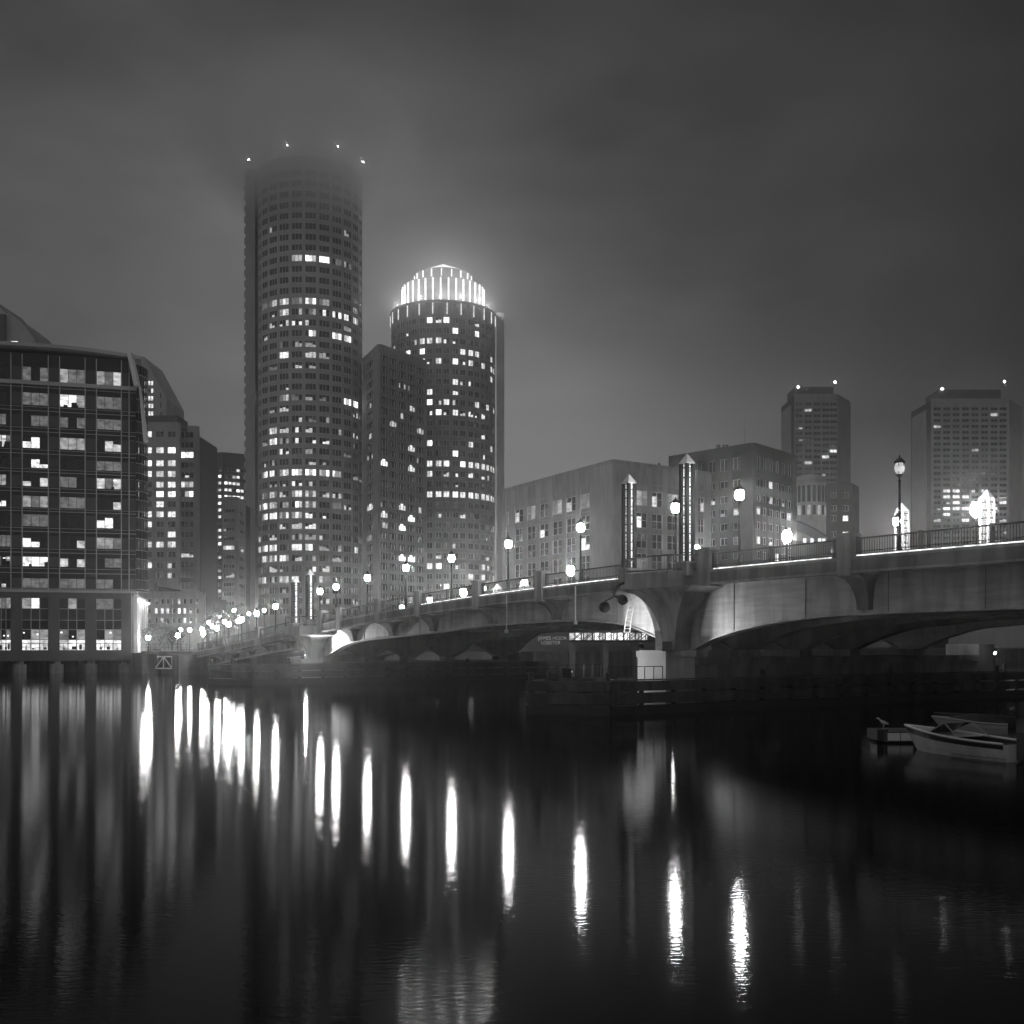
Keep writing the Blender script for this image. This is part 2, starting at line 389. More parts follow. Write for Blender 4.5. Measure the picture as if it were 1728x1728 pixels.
# railings: one per bay between pilasters
def railing(a, b, side):
    o = .18 if side == 0 else W - .18
    n = max(2, int((b - a) / 2.0)); pts = [a + (b - a) * i / n for i in range(n + 1)]
    mb = MB(); ribbon(mb, o - .06, o + .06, lambda s: zr(s), lambda s: zr(s) - .09, "rail_steel", pts)
    ribbon(mb, o - .03, o + .03, lambda s: zd(s) + .30, lambda s: zd(s) + .25, "rail_steel", pts)
    ribbon(mb, o - .035, o + .035, lambda s: zd(s) + .14, lambda s: zd(s) + .08, "rail_steel", pts)
    k = int((b - a) / .17)
    for i in range(1, k):
        s = a + (b - a) * i / k; mb.hexa([B(s - .012, o - .012, zd(s) + .14), B(s + .012, o - .012, zd(s) + .14), B(s + .012, o + .012, zd(s) + .14), B(s - .012, o + .012, zd(s) + .14)],
            [B(s - .012, o - .012, zr(s) - .09), B(s + .012, o - .012, zr(s) - .09), B(s + .012, o + .012, zr(s) - .09), B(s - .012, o + .012, zr(s) - .09)], "rail_steel")
    r = mb.build("railing", bridge)
    m = max(1, int(round((b - a) / 4.4)))
    for i in range(0, m + 1):
        s = a + (b - a) * i / m; s = min(max(s, a + .12), b - .12); mb = MB()
        mb.hexa([B(s - .1, o - .1, zd(s)), B(s + .1, o - .1, zd(s)), B(s + .1, o + .1, zd(s)), B(s - .1, o + .1, zd(s))], [B(s - .1, o - .1, zr(s) + .05), B(s + .1, o - .1, zr(s) + .05), B(s + .1, o + .1, zr(s) + .05), B(s - .1, o + .1, zr(s) + .05)], "rail_steel")
        mb.build("post", r)
stops = [-76, -35, -8.4, 3.2, 10.9, 22, 31.5, 42, 50.4, 59.5, 64.6, 72.0, 83.5, 95.8, 108]
for side in (0, 1):
    for a, b in zip(stops, stops[1:]):
        if side == 0 and (a, b) in ((3.2, 10.9), (64.6, 72.0)): continue
        railing(a + .7, b - .7, side)
for (a, b) in ((-34, -9.2), (-7.4, 2.3), (11.8, 21.4), (22.6, 31), (32.2, 41.3)):
    mb = MB(); ribbon(mb, -.01, .03, lambda s: zd(s) + .075, lambda s: zd(s) + .01, "strip_glow", [a + (b - a) * i / 8 for i in range(9)]); mb.build("strip_light", bridge)
# piers
def pier(sc, L, ztop, zslab, zsp, near_label):
    p = MB()
    def bx(a, b, o0, o1, z0, z1, mat="concrete"): p.hexa([B(a, o0, z0), B(b, o0, z0), B(b, o1, z0), B(a, o1, z0)], [B(a, o0, z1), B(b, o0, z1), B(b, o1, z1), B(a, o1, z1)], mat)
    bx(sc - 1.45, sc + 1.45, -1.2, 1.4, -8, ztop - .45, "pale_concrete"); bx(sc - 1.52, sc + 1.52, -1.27, 1.47, ztop - .45, ztop, "pale_concrete")
    bx(sc - 1.3, sc + 1.3, 1.47, L, -8, zslab - .5); bx(sc - 1.5, sc + 1.5, 1.47, L + .1, zslab - .5, zslab)
    bx(sc - 1.6, sc + 1.6, L + .1, L + 2.2, -8, zslab + .9)
    po = p.build("pier", bridge)
    # bearings row
    for i, og in enumerate((SB, 7.4, 12.9, 18.4, W - SB)):
        q = MB()
        for ds in (-.8,):
            q.hexa([B(sc + ds, og - .5, zslab - .02), B(sc - ds, og - .5, zslab - .02), B(sc - ds, og + .85, zslab - .02), B(sc + ds, og + .85, zslab - .02)],
                   [B(sc + ds, og - .5, zsp - .03), B(sc - ds, og - .5, zsp - .03), B(sc - ds, og + .85, zsp - .03), B(sc + ds, og + .85, zsp - .03)], "concrete")
        q.build("bearing_block", bridge)
    # flared column under the balcony, both faces of the bridge
    for side in (0, 1):
        q = MB(); zt = zd(sc) - .95; n = 12; prev = None
        oi = 1.75 if side == 0 else W - 1.75; ob = .35 if side == 0 else W - .35; of = -1.1 if side == 0 else W + 1.1
        for i in range(n + 1):
            t = i / n; f = 1 - math.sqrt(max(0, 1 - t ** 2)); h = .62 + 3.3 * f; z = ztop + (zt - ztop) * t; oo = ob + (of - ob) * f
            ring = [B(sc - h, oo, z), B(sc + h, oo, z), B(sc + h, oi, z), B(sc - h, oi, z)]
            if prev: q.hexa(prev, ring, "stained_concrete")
            prev = ring
        q.build("pier_column", bridge)
        # balcony bulging outward with chamfered corners
        q = MB(); of = -1.7 if side == 0 else W + 1.7; oi = -.005 if side == 0 else W + .075
        poly = [B(sc - 3.4, oi, 0), B(sc - 2.2, of, 0), B(sc + 2.2, of, 0), B(sc + 3.4, oi, 0)]
        if side == 0: poly = poly[::-1]
        q.prism(poly, zd(sc) - .95, zd(sc) + .05, "concrete"); q.build("balcony", bridge)
        r = MB(); path = [B(sc - 3.3, oi, 0), B(sc - 2.15, of * .96 if side == 0 else of - .06, 0), B(sc + 2.15, of * .96 if side == 0 else of - .06, 0), B(sc + 3.3, oi, 0)]
        z0, z1 = zd(sc) + .05, zr(sc) + .05
        for a, b in zip(path, path[1:]):
            a = Vector(a); b = Vector(b); a.z = b.z = z1; r.bar(a, b, .07, "rail_steel"); a.z = b.z = z0 + .12; r.bar(a, b, .05, "rail_steel")
            n = int((b - a).length / .16)
            for i in range(n + 1):
                c = a.lerp(b, i / n); r.bar((c.x, c.y, z0), (c.x, c.y, z1), .07 if i in (0, n) else .014, "rail_steel")
        r.build("balcony_railing", bridge)
for args in ((7.0, 33.0, 4.0, 3.5, 4.05, 0), (68.3, 28.0, 2.75, 2.35, 2.85, 1), (-59, 30, 4.0, 3.5, 4.0, 2)): pier(*args)
# curved lit ribs under the balconies, with service ladder on the nearer pier
for sc, zb in ((7.0, 4.05), (68.3, 2.8)):
    for oo in (.45, 1.35):
        q = MB(); prev = None; n = 14; zt = zd(sc) - .98
        for i in range(n + 1):
            a = PI / 2 * i / n; s = sc + .75 + 3.6 * (1 - math.cos(a)); z = zb + (zt - zb) * math.sin(a)
            th = .22 + .25 * (1 - i / n); ring = [B(s, oo, z), B(s + th * 1.6, oo, z - .05), B(s + th * 1.6, oo + .3, z - .05), B(s, oo + .3, z)]
            if prev: q.hexa(prev, ring, "white_steel")
            prev = ring
        q.build("arch_rib", bridge)
ld = thing("service_ladder", "curved steel ladder with rungs hanging beside the nearer bridge pier", "ladder")
q = MB(); pts = []
for i in range(12):
    t = i / 11; a = t * 1.1; pts.append((10.9 + .9 * math.sin(a) - .2, zd(11) - .95 - 2.9 * t))
for do in (.1, .6): q.tube([B(s, do, z) for s, z in pts], .05, "grey_metal")
q.build("side_rail", ld); q = MB()
for s, z in pts[1:]: q.bar(B(s, .1, z), B(s, .6, z), .03, "grey_metal")
q.build("rung", ld)
# navigation lamp balls on an arm
nav = thing("navigation_lamp", "pair of black ball lamps on a bent arm hung below the nearer balcony", "lamp")
q = MB(); zc = zd(10) - .9
q.tube([B(10.4, -.8, zc + .5), B(10.8, -1.3, zc + .2), B(10.7, -1.5, zc - .35), B(10.1, -1.6, zc - .6)], .09, "black_iron", 6); q.build("arm", nav)
for s, dz, r in ((11.6, -1.2, .4), (9.6, -.75, .36)):
    q = MB(); c = B(s, -1.6, zc + dz); q.lathe([(r * math.sin(PI * i / 8) + .001, -r * math.cos(PI * i / 8)) for i in range(9)], "black_iron", 14, c); q.bar((c[0], c[1], c[2] + r), B(10.5, -1.55, zc - .45), .05, "black_iron"); q.build("ball", nav, True)
# hanging sign rods from the fascia
for (s, ll, lab) in ((17.0, 2.6, "slim white pole hanging off the bridge fascia, nearest the pier balcony"), (26.5, 2.9, "slim grey pole hanging off the bridge fascia left of the tall pilaster")):
    q = MB(); z = zd(s); q.bar(B(s, -.15, z - .2), B(s, -.15, z - .2 - ll), .05, "white_steel", 6); q.build
    o = q.build("hanging_pole"); tag(o, lab, "pole", "poles hanging off the bridge")
    q = MB(); c = B(s, -.15, z - .2 - ll); q.lathe([(.1, -.3), (.16, -.25), (.16, -.02), (.1, .0)], "grey_metal", 8, c); q.build("lamp_housing", o)
# flood lamps under the balconies (fixtures that light the girder; the fender one is added)
def flood(label, s, o, z, ts, to, tz, power, spot=110, lens='flood_glow'):
    f = thing("flood_lamp", label, "flood lamp", group="flood lamps on the bridge piers")
    q = MB(); c = Vector(B(s, o, z)); q.lathe([(.06, -.16), (.16, -.12), (.18, .12), (.1, .16)], "black_iron", 10, c); q.build("housing", f)
    if lens == 'flood_glow' and z < 5:  # plates added to keep the lamp's glint off the water
        q = MB(); sg = 1 if ts > s else -1
        a_, b_ = sorted((s - sg * .1, s + sg * .9))
        q.hexa([B(a_, o - .34, z - .34), B(b_, o - .34, z - .34), B(b_, o - .3, z - .34), B(a_, o - .3, z - .34)], [B(a_, o - .34, z + .3), B(b_, o - .34, z + .3), B(b_, o - .3, z + .3), B(a_, o - .3, z + .3)], "black_iron")
        q.hexa([B(a_, o - .3, z - .34), B(b_, o - .3, z - .34), B(b_, o + .5, z - .34), B(a_, o + .5, z - .34)], [B(a_, o - .3, z - .3), B(b_, o - .3, z - .3), B(b_, o + .5, z - .3), B(a_, o + .5, z - .3)], "black_iron"); q.build("added_visor", f)
    tgt = Vector(B(ts, to, tz)); d = (tgt - c).normalized()
    q = MB(); p = c + d * .24; q.lathe([(.02, -.1), (.1, -.05), (.12, 0), (.1, .05), (.02, .1)], lens, 8, p); q.build("lens", f)
    l = bpy.data.lights.new("flood_light", 'SPOT'); l.energy = power; l.spot_size = math.radians(spot); l.spot_blend = .8; l.shadow_soft_size = .12
    lo = bpy.data.objects.new("flood_light", l); C.objects.link(lo); lo.location = p + d * .16; lo.rotation_euler = d.to_track_quat('-Z', 'Y').to_euler(); lo.parent = f
flood("bright flood lamp on the far pier's balcony, shining along the girder", 71.6, -.9, 5.5, 64, 1.9, 4.6, 900, 120, 'flood_bright')
flood("flood lamp on the far pier's cap, aimed right along the white girder", 66.9, -.9, 3.05, 57, 1.9, 6.3, 5200, 110)
flood("flood lamp beside the ball lamps of the nearer balcony", 12.6, -.9, 7.2, 12.0, 1.9, 5.6, 140, 130)
flood("flood lamp inside the arch of the nearer pier column", 9.3, 1.0, 6.9, 9.0, .6, 4.5, 150, 130)
flood("flood lamp on the nearer pier's cap, aimed left along the girder", 8.3, -.95, 4.3, 17, 1.9, 6.8, 1100, 115)
flood("added flood lamp on the timber fender, shining up at the pale pier block", 9.8, -6.2, 2.5, 8.6, -.6, 4.2, 520, 95)  # lamp added on the fender to brighten pier block and ribs
flood("flood lamp on the nearer pier's cap, aimed right along the girder", 5.7, -.95, 4.3, -7, 1.9, 7.4, 760, 130)
# ------------------------------------------------------------------ pylons
def pylon(label, s, o, h, near=True):
    p = thing("light_pylon", label, "light pylon", B(s, o, zd(s)), group="lattice light pylons on the bridge", rz=math.atan2(BD.y, BD.x))
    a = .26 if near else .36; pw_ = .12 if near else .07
    q = MB(); q.box(-.55, .55, -.55, .55, -.3, .5, "concrete"); q.box(-.62, .62, -.62, .62, .5, .62, "concrete"); q.build("plinth", p)
    q = MB()
    for x in (-a, a):
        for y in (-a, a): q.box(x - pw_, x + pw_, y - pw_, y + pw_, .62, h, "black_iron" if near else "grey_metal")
    for z in np.arange(1.2, h - .1, .62):
        for sgn in (-1, 1):
            q.box(-a + .09, a - .09, sgn * a - .045, sgn * a + .045, z, z + .07, "black_iron"); q.box(sgn * a - .045, sgn * a + .045, -a + .09, a - .09, z, z + .07, "black_iron")
    q.build("lattice_frame", p)
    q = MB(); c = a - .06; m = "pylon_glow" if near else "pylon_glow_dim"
    q.box(-c + .02, c - .02, -c + .02, c - .02, .7, h - .05, m); q.build("light_panel", p)
    q = MB(); q.lathe([(.5, h), (.54, h + .05), (.03, h + .68)], "white_paint", 4, a0=PI / 4); q.build("cap", p)
for lab, s, o, h in (("right one of the paired pylons on the nearer balcony, tallest against the sky", 4.4, -.35, 7.1), ("left one of the paired pylons on the nearer balcony, left of the ball lamps", 10.4, -.35, 6.6),
                     ("right one of the paired pylons on the farther balcony", 66.4, -.35, 5.6), ("left one of the paired pylons on the farther balcony", 70.6, -.35, 5.3),
                     ("white pylon on the far side of the deck, nearest the right picture edge", 1.5, W + .3, 6.5), ("white pylon on the far side of the deck, right of the unlit lantern", 9.4, W + .3, 6.4),
                     ("small white pylon on the far rail, behind the farther pier, right of its twin", 66, W + .3, 5.5), ("small white pylon on the far rail, behind the farther pier, left of its twin", 72, W + .3, 5.5)):
    pylon(lab, s, o, h, o < 1)
# ------------------------------------------------------------------ street lamps
def street_lamp(label, loc, h, lit=True, power=1.0, r=.29, glow='bulb', group="street lamps on the near side of the bridge", scale=1.0):
    p = thing("street_lamp", label, "street lamp", loc, group)
    k = scale
    q = MB(); q.lathe([(.2, 0), (.2, .25), (.13, .35), (.11, .9), (.14, .95), (.08, 1.05), (.065, h - .75), (.10, h - .7), (.05, h - .62), (.05, h - .48)], "black_iron", 8); q.build("pole", p)
    q = MB(); q.lathe([(.06, h - .5), (.17, h - .42), (.2, h - .34)], "black_iron", 8)
    for j in range(6):
        a = PI / 3 * j; q.bar((.2 * math.cos(a), .2 * math.sin(a), h - .34), (.27 * math.cos(a), .27 * math.sin(a), h + .28), .018, "black_iron")
    q.lathe([(.31, h + .28), (.33, h + .33), (.18, h + .5), (.05, h + .62), (.02, h + .75)], "black_iron", 8); q.build("lantern_frame", p)
    q = MB(); q.lathe([(r * math.sin(PI * i / 6) + .002, h + .0 - 1.35 * r * math.cos(PI * i / 6)) for i in range(7)], glow if lit else "lit_2", 8); q.build("bulb", p, True)
    return p
def near_s(px, o=.9):
    k = kx(px); px0 = B0 + BP * o; return (k * px0.y - px0.x) / (BD.x - k * BD.y)
near = [(1518, 790, "dark unlit lantern on the near rail, rising clear against the sky"), (1248, 835, "tall lit lamp on the near rail between the pylons and the square pilaster"),
        (1140, 857, "lit lamp close left of the tallest pylon on the near rail"), (980, 890, "lit lamp on the near rail before the stone building's left face"),
        (858, 918, "lit lamp on the near rail where the round tower meets the stone building"), (762, 942, "lit lamp on the near rail at the middle of the lower round tower"),
        (685, 958, "lit lamp on the near rail at the arched window building"), (620, 975, "large bright lamp on the near rail where the tall tower ends"),
        (567, 990, "lit lamp on the near rail, second right of the farther pylons"), (540, 998, "lit lamp on the near rail, first right of the farther pylons"),
        (465, 1023, "lit lamp on the near rail, first left of the farther pylons"), (433, 1035, "lit lamp on the near rail, second left of the farther pylons"),
        (408, 1045, "lit lamp on the near rail, third left of the farther pylons"), (386, 1053, "lit lamp on the near rail, fourth left of the farther pylons"), (366, 1060, "lit lamp on the near rail, last before the far bank")]
for px, py, lab in near:
    s = near_s(px); base = B(s, .9, zd(s) - .03); street_lamp(lab, base, zat(py, base[1]) - base[2], lit=(px != 1518))
far = [(1647, 860, "very bright lamp across the deck, right of the two white pylons"), (1514, 880, "lit lamp across the deck, low behind the unlit lantern's post"), (1328, 905, "bright lamp across the deck, left of the square pilaster"),
       (1175, 930, "bright lamp across the deck, low right of the tallest pylon"), (963, 963, "bright lamp across the deck, below the stone building's corner"), (885, 983, "small lamp across the deck, left of the tall pilaster"),
       (815, 993, "small lamp across the deck, first right of a bright pair"), (782, 1000, "bright lamp across the deck, right one of a pair by the low rail"), (725, 1012, "bright lamp across the deck, left one of a pair by the low rail"), (678, 1025, "smallest lamp across the deck, low under the arched window building")]
for px, py, lab in far:
    s = near_s(px, 25); base = B(s, 25, zd(s) - .03); street_lamp(lab, base, zat(py, base[1]) - base[2], group="street lamps on the far side of the bridge", r=.42 if px in (1647, 1328, 1175, 963, 782) else .33, glow="bulb_bright")
# ------------------------------------------------------------------ fenders
def fender(label, sc, t0, t1, ztop, half=3.4):
    f = thing("timber_fender", label, "fender", group="timber fenders round the piers")
    tip = t0 - 3.5
    loop = [B(sc - half, t0, 0), B(sc - half, t1, 0)]; loop2 = [B(sc + half, t0, 0), B(sc + half, t1, 0)]; tp = B(sc + .2, tip, 0)
    segs = [(loop[0], loop[1]), (tp, loop[0]), (loop2[0], tp), (loop2[1], loop2[0])]
    for i, (za, zb) in enumerate(((ztop - .62, ztop), (ztop - 1.4, ztop - .74), (ztop - 2.3, ztop - 1.52))):
        q = MB()
        for a, b in segs:
            fr = frame(a, b); ubox(q, fr, -.05, fr[3] + .05, za, zb, 0, .28, "timber" if i < 2 else "wet_timber")
        q.build("waler", f)
    for a, b in segs:
        fr = frame(a, b); n = max(1, int(fr[3] / 2.6))
        for i in range(n + 1):
            u = fr[3] * i / n; p = fr[0] + fr[1] * u - fr[2] * .2; q = MB()
            q.lathe([(.19, -8), (.17, ztop + (-.15 if i % 5 else .5)), (.1, ztop + (-.1 if i % 5 else .58))], "wet_timber", 8, (p.x, p.y, 0)); q.build("pile", f)
    q = MB()
    q.prism([B(sc - half + .3, t0 + .2, 0), B(sc - half + .3, t1, 0), B(sc - half + 1.1, t1, 0), B(sc - half + 1.1, t0 + .2, 0)][::-1], ztop + .01, ztop + .07, "timber"); q.build("walkway", f)
    for a, b in ((B(sc - half + .2, t0, 0), B(sc - half + .2, t0 + 4.5, 0)), (B(sc + half - .2, t0, 0), B(sc + half - .2, t0 + 4.5, 0))):
        q = MB(); fr = frame(a, b); n = 6
        for i in range(n + 1):
            p = fr[0] + fr[1] * fr[3] * i / n; q.bar((p.x, p.y, ztop), (p.x, p.y, ztop + .9), .035, "rail_steel")
        p = fr[0]; e = fr[0] + fr[1] * fr[3]; q.bar((p.x, p.y, ztop + .9), (e.x, e.y, ztop + .9), .03, "rail_steel")
        q.build("handrail", f)
fender("dark timber fender round the nearer bridge pier", 7.0, -7.5, 44, 2.1)
fender("dark timber fender round the farther bridge pier", 68.3, -7.5, 33, 2.15)
# dark floating work platform dolphins near pier 1 with small lamp
# ================================================================== BUILDINGS
wins = None
def core(mb, pts, z0, z1, mat="core_dark", top="dark_panel"):
    a = sum(pts[i][0] * pts[(i + 1) % len(pts)][1] - pts[(i + 1) % len(pts)][0] * pts[i][1] for i in range(len(pts)))
    mb.prism(pts if a > 0 else pts[::-1], z0, z1, mat, topmat=top)
# --- left glass office block on piles
gp0 = Vector((kx(-330) * 158.5, 158.5)); gp1 = Vector((kx(229) * 171.0, 171.0))
fr = frame(gp0, gp1)
glass_b = thing("glass_office_block", "dark glass office block with curved roof standing on piles over the water", "office building")
uR = fr[3]
back = [gp0, gp1, gp1 + Vector((-1.2, 5)), gp1 + Vector((-11.5, 36)), gp0 + Vector((0, 45))]
def gz(py): return zat(py, Y_at(fr, u_of(fr, 100)))
ZB, ZP, ZT = gz(1115), gz(1000), gz(600)
mb = MB(); core(mb, [tuple(p) for p in back], ZP + .3, ZT - .4); mb.build("core", glass_b)
colx = [-318, -275, -256, -212, -193, -150, -130, -87, -68, -24, -6, 19, 38, 82, 101, 144, 163, 205]
# (window bays are the wide ones)
bays = [(-318, -275), (-256, -212), (-193, -150), (-130, -87), (-68, -24), (-6, 19), (38, 82), (101, 144), (163, 205)]
panels = [(-330, -318), (-275, -256), (-212, -193), (-150, -130), (-87, -68), (-24, -6), (19, 38), (82, 101), (144, 163), (205, 218)]
rowy = [(1000 - 992 + 977 + i * 0, 0) for i in range(0)]
rows_px = [(976, 993), (940, 957), (905, 925), (869, 890), (838, 858), (804, 823), (775, 792), (738, 759), (703, 722), (665, 687), (622, 646)]
lit_rows = {2: .55, 3: .1, 4: .75, 5: .6, 6: .3, 7: .8, 9: .4, 8: .15, 0: .3}
mb = MB(); gl = {}
prevtop = ZP + .3
Wn = Wins()
spz = []
for ri, (ya, yb) in enumerate(rows_px):
    z1, z0 = gz(ya), gz(yb)
    ubox(mb, fr, 0, uR, prevtop, z0, 0, .3, "spandrel_glass"); 
    zz = prevtop + (z0 - prevtop) * .45
    ubox(mb, fr, 0, uR + .02, zz - .04, zz + .04, .301, .36, "grey_metal"); zz = prevtop + (z0 - prevtop) * .85
    ubox(mb, fr, 0, uR + .02, zz - .03, zz + .03, .301, .35, "grey_metal"); prevtop = z1
    for (a, b) in panels:
        ua, ub = max(0, u_of(fr, a)), u_of(fr, b); ubox(mb, fr, ua, ub, z0, z1, 0, .25, "panel_glass")
    for bi, (a, b) in enumerate(bays):
        ua, ub = max(0, u_of(fr, a)), u_of(fr, b); p = min(.95, lit_rows.get(ri, .2) + .12); x = random.random()
        lv = random.choice((2, 3, 3, 4)) if x < p * .5 else (10 + random.choice((3, 4)) if x < p else (1 if x < p + .35 else 0))
        def wf(m, ua=ua, ub=ub, z0=z0, z1=z1, lv=lv):
            win_mesh(m, fr, ua, ub, z0, z1, lv, 3, .1, "rail_steel", .06)
            if 0 < lv < 10 and lv >= 3:
                for j in range(random.randint(1, 3)):      # desks, blinds and people-height clutter behind the glass
                    u = random.uniform(ua + .1, ub - .5); ubox(m, fr, u, u + random.uniform(.2, .8), z0 + .02, z0 + random.uniform(.3, .9), .105, .13, "glass")
                for j in range(random.randint(0, 2)):
                    u = random.uniform(ua + .2, ub - .6); ubox(m, fr, u, u + .45, z1 - .35, z1 - .27, .105, .12, "lit_4")
        Wn.add(ub - ua + (10 if b > 0 else 0), wf)
ubox(mb, fr, 0, uR, prevtop, ZT, 0, .3, "spandrel_glass")
mb.build("spandrel", glass_b)
mb = MB()
for x in [-318, -275, -256, -212, -193, -150, -130, -87, -68, -24, -6, 19, 38, 82, 101, 144, 163, 205, 218]:
    u = u_of(fr, x)
    if u > 0: ubox(mb, fr, u - .07, u + .07, ZP + .3, ZT - .2, .31, .48, "grey_metal")
ubox(mb, fr, 0, uR + .15, gz(650) - .25, gz(650) + .3, .3, .75, "grey_metal")
ubox(mb, fr, 0, uR + .25, ZP, ZP + .35, .02, .9, "grey_metal")
mb.build("mullion", glass_b)
# curved corner
mb = MB(); cc = gp1 + Vector((.2, 2.8)); prev = None
prof = []
for i in range(8):
    a = -PI / 2 + PI * .62 * i / 7; prof.append((gp1.x - 1.2 + 1.5 * math.cos(a), gp1.y + 3.0 + 3.1 * math.sin(a)))
lvls = [ZP + .3] + [z for (ya, yb) in rows_px for z in (gz(yb), gz(ya))] + [ZT - .5]
for i in range(7):
    for j in range(len(lvls) - 1):
        f2 = frame(prof[i], prof[i + 1]); uquad(mb, f2, 0, f2[3], lvls[j], lvls[j + 1], .32, "spandrel_glass" if j % 2 == 0 else "panel_glass")
        ubox(mb, f2, 0, f2[3], lvls[j] - .04, lvls[j] + .04, .33, .42, "grey_metal")
mb.build("curved_corner", glass_b)
# roof: gently arched slab
mb = MB(); prev = None
for i in range(21):
    t = i / 20; u = t * (uR + .8); x = u / uR; h = ZT + .2 + 1.1 * (1 - ((x - .72) / .72) ** 2 if x < .72 else 1 - ((x - .72) / .34) ** 2)
    P = fr[0] + fr[1] * u
    A = P + fr[2] * 1.3; Bk = P + Vector((-11.5, 36)); ring = [(A.x, A.y, h - .5), (A.x, A.y, h), (Bk.x, Bk.y, h), (Bk.x, Bk.y, h - .5)]
    if prev: mb.hexa([prev[0], ring[0], ring[3], prev[3]], [prev[1], ring[1], ring[2], prev[2]], "grey_metal")
    prev = ring
mb.build("roof", glass_b)
mb = MB()   # slanting end fins
q0 = gp1 + Vector((1.2, .6))
def P3(px, py, Y): return (kx(px) * Y, Y, zat(py, Y))
for (a, b, c, d_) in (((213, 592), (221, 594), (233, 650), (226, 651)), ((234, 650), (238, 680), (247, 744), (242, 746))):
    Y = 169.2
    f = [P3(*a, Y), P3(*b, Y), P3(*c, Y), P3(*d_, Y)]; g = [(x, y + 1.2, z) for x, y, z in f]; mb.hexa(f, g, "trim")
mb.build("end_fin", glass_b)
Wn.flush(glass_b)
# podium
mb = MB(); Wp = Wins()
pw = [(-318, -275), (-256, -212), (-193, -150), (-130, -87), (-68, -24), (-6 - 18, 19), (38, 82), (101, 144), (163, 205)]
pw[5] = (-6, 19)
fp = frame(gp0, gp1 + fr[1] * -.6)
pcols = [(max(0, u_of(fp, a)), u_of(fp, b)) for a, b in pw]
pcols[0] = (.3, pcols[0][1])
prow = [(gz(1097), gz(1010))]
core(mb, [tuple(gp0), tuple(gp1 - fr[1] * .6), tuple(gp1 + Vector((-11.5, 34))), tuple(gp0 + Vector((0, 44)))], ZB - .01, ZP - .01)
wall_grid(mb, fp, ZB, ZP, pcols, prow, "podium", .7, 0, 0, .05)
mb.build("podium", glass_b)
for (ua, ub) in pcols:
    m = MB(); z0, z1 = prow[0]; h = z1 - z0
    for k3 in range(3):
        a = ua + (ub - ua) * k3 / 3; b = ua + (ub - ua) * (k3 + 1) / 3
        uquad(m, fp, a, b, z0, z0 + h * .2, .2, "lit_3" if random.random() < .85 else "lit_2")
        uquad(m, fp, a, b, z0 + h * .2, z0 + h * .4, .2, random.choice(("lit_0", "lit_1", "glass")))
        uquad(m, fp, a, b, z0 + h * .4, z0 + h * .58, .2, "spandrel_glass")
        uquad(m, fp, a, b, z0 + h * .58, z0 + h * .8, .2, "panel_glass")
        uquad(m, fp, a, b, z0 + h * .8, z1, .2, random.choice(("lit_0", "lit_1", "lit_3", "panel_glass", "panel_glass")))
        if k3: ubox(m, fp, a - .05, a + .05, z0, z1, .21, .32, "grey_metal")
        uq = a + random.uniform(.1, .6); ubox(m, fp, uq, uq + random.uniform(.1, .8), z0 + h * .01, z0 + h * random.uniform(.03, .13), .205, .23, "glass")
        if random.random() < .5: uq = a + random.uniform(.1, .8); hq = h * random.uniform(.24, .33); ubox(m, fp, uq, uq + .22, z0 + hq, z0 + hq + .2, .205, .23, "lit_4")
    for q_ in (.2, .4, .58, .8): ubox(m, fp, ua, ub, z0 + h * q_ - .05, z0 + h * q_ + .05, .215, .3, "grey_metal")
    # terrace rail in front of the opening
    for i in range(7):
        u = ua + (ub - ua) * i / 6; ubox(m, fp, u - .03, u + .03, z0, z0 + 1.0, .72, .78, "rail_steel")
    ubox(m, fp, ua, ub, z0 + .95, z0 + 1.02, .74, .8, "rail_steel")
    m.build("ground_floor_window", glass_b)
# pile caps and piles
for i, x in enumerate((-300, -240, -180, -120, -62, -25, 32, 95, 153, 211, 236)):
    u = u_of(fr, x); p = fr[0] + fr[1] * (u if x != 236 else uR - .2) + fr[2] * (-.6 if x != 236 else -3)
    m = MB(); m.lathe([(1.0, zat(1139, 165)), (1.0, zat(1122, 165)), (.6, zat(1121, 165)), (.6, ZB + .02)], "concrete", 10, (p.x, p.y, 0)); m.lathe([(.5, -8), (.5, zat(1139, 165) - .01)], "dark_concrete", 8, (p.x, p.y, 0)); m.build("pile_cap", glass_b)
    m = MB(); m.lathe([(.7, -8), (.7, ZB + .02)], "dark_concrete", 8, (p.x, p.y + 9, 0)); m.build("pile", glass_b)
# side colonnade with down lights
side = frame(gp1 + Vector((-.6, .6)), gp1 + Vector((-8.2, 30)))
for i in range(6):
    u = 1 + i * 4.6; m = MB(); ubox(m, side, u, u + .9, ZB, ZP - .05, 0, .6, "pale_concrete"); m.build("side_column", glass_b)
    m = MB(); ubox(m, side, u + .2, u + .7, ZP - .9, ZP - .6, .62, .9, "lit_4"); m.build("wall_light", glass_b)
    p = side[0] + side[1] * (u + .45) + side[2] * 1.2
    l = bpy.data.lights.new("wall_lamp", 'POINT'); l.energy = 220; l.shadow_soft_size = .15; lo = bpy.data.objects.new("wall_lamp", l); C.objects.link(lo); lo.location = (p.x, p.y, ZP - 1.0); lo.parent = glass_b
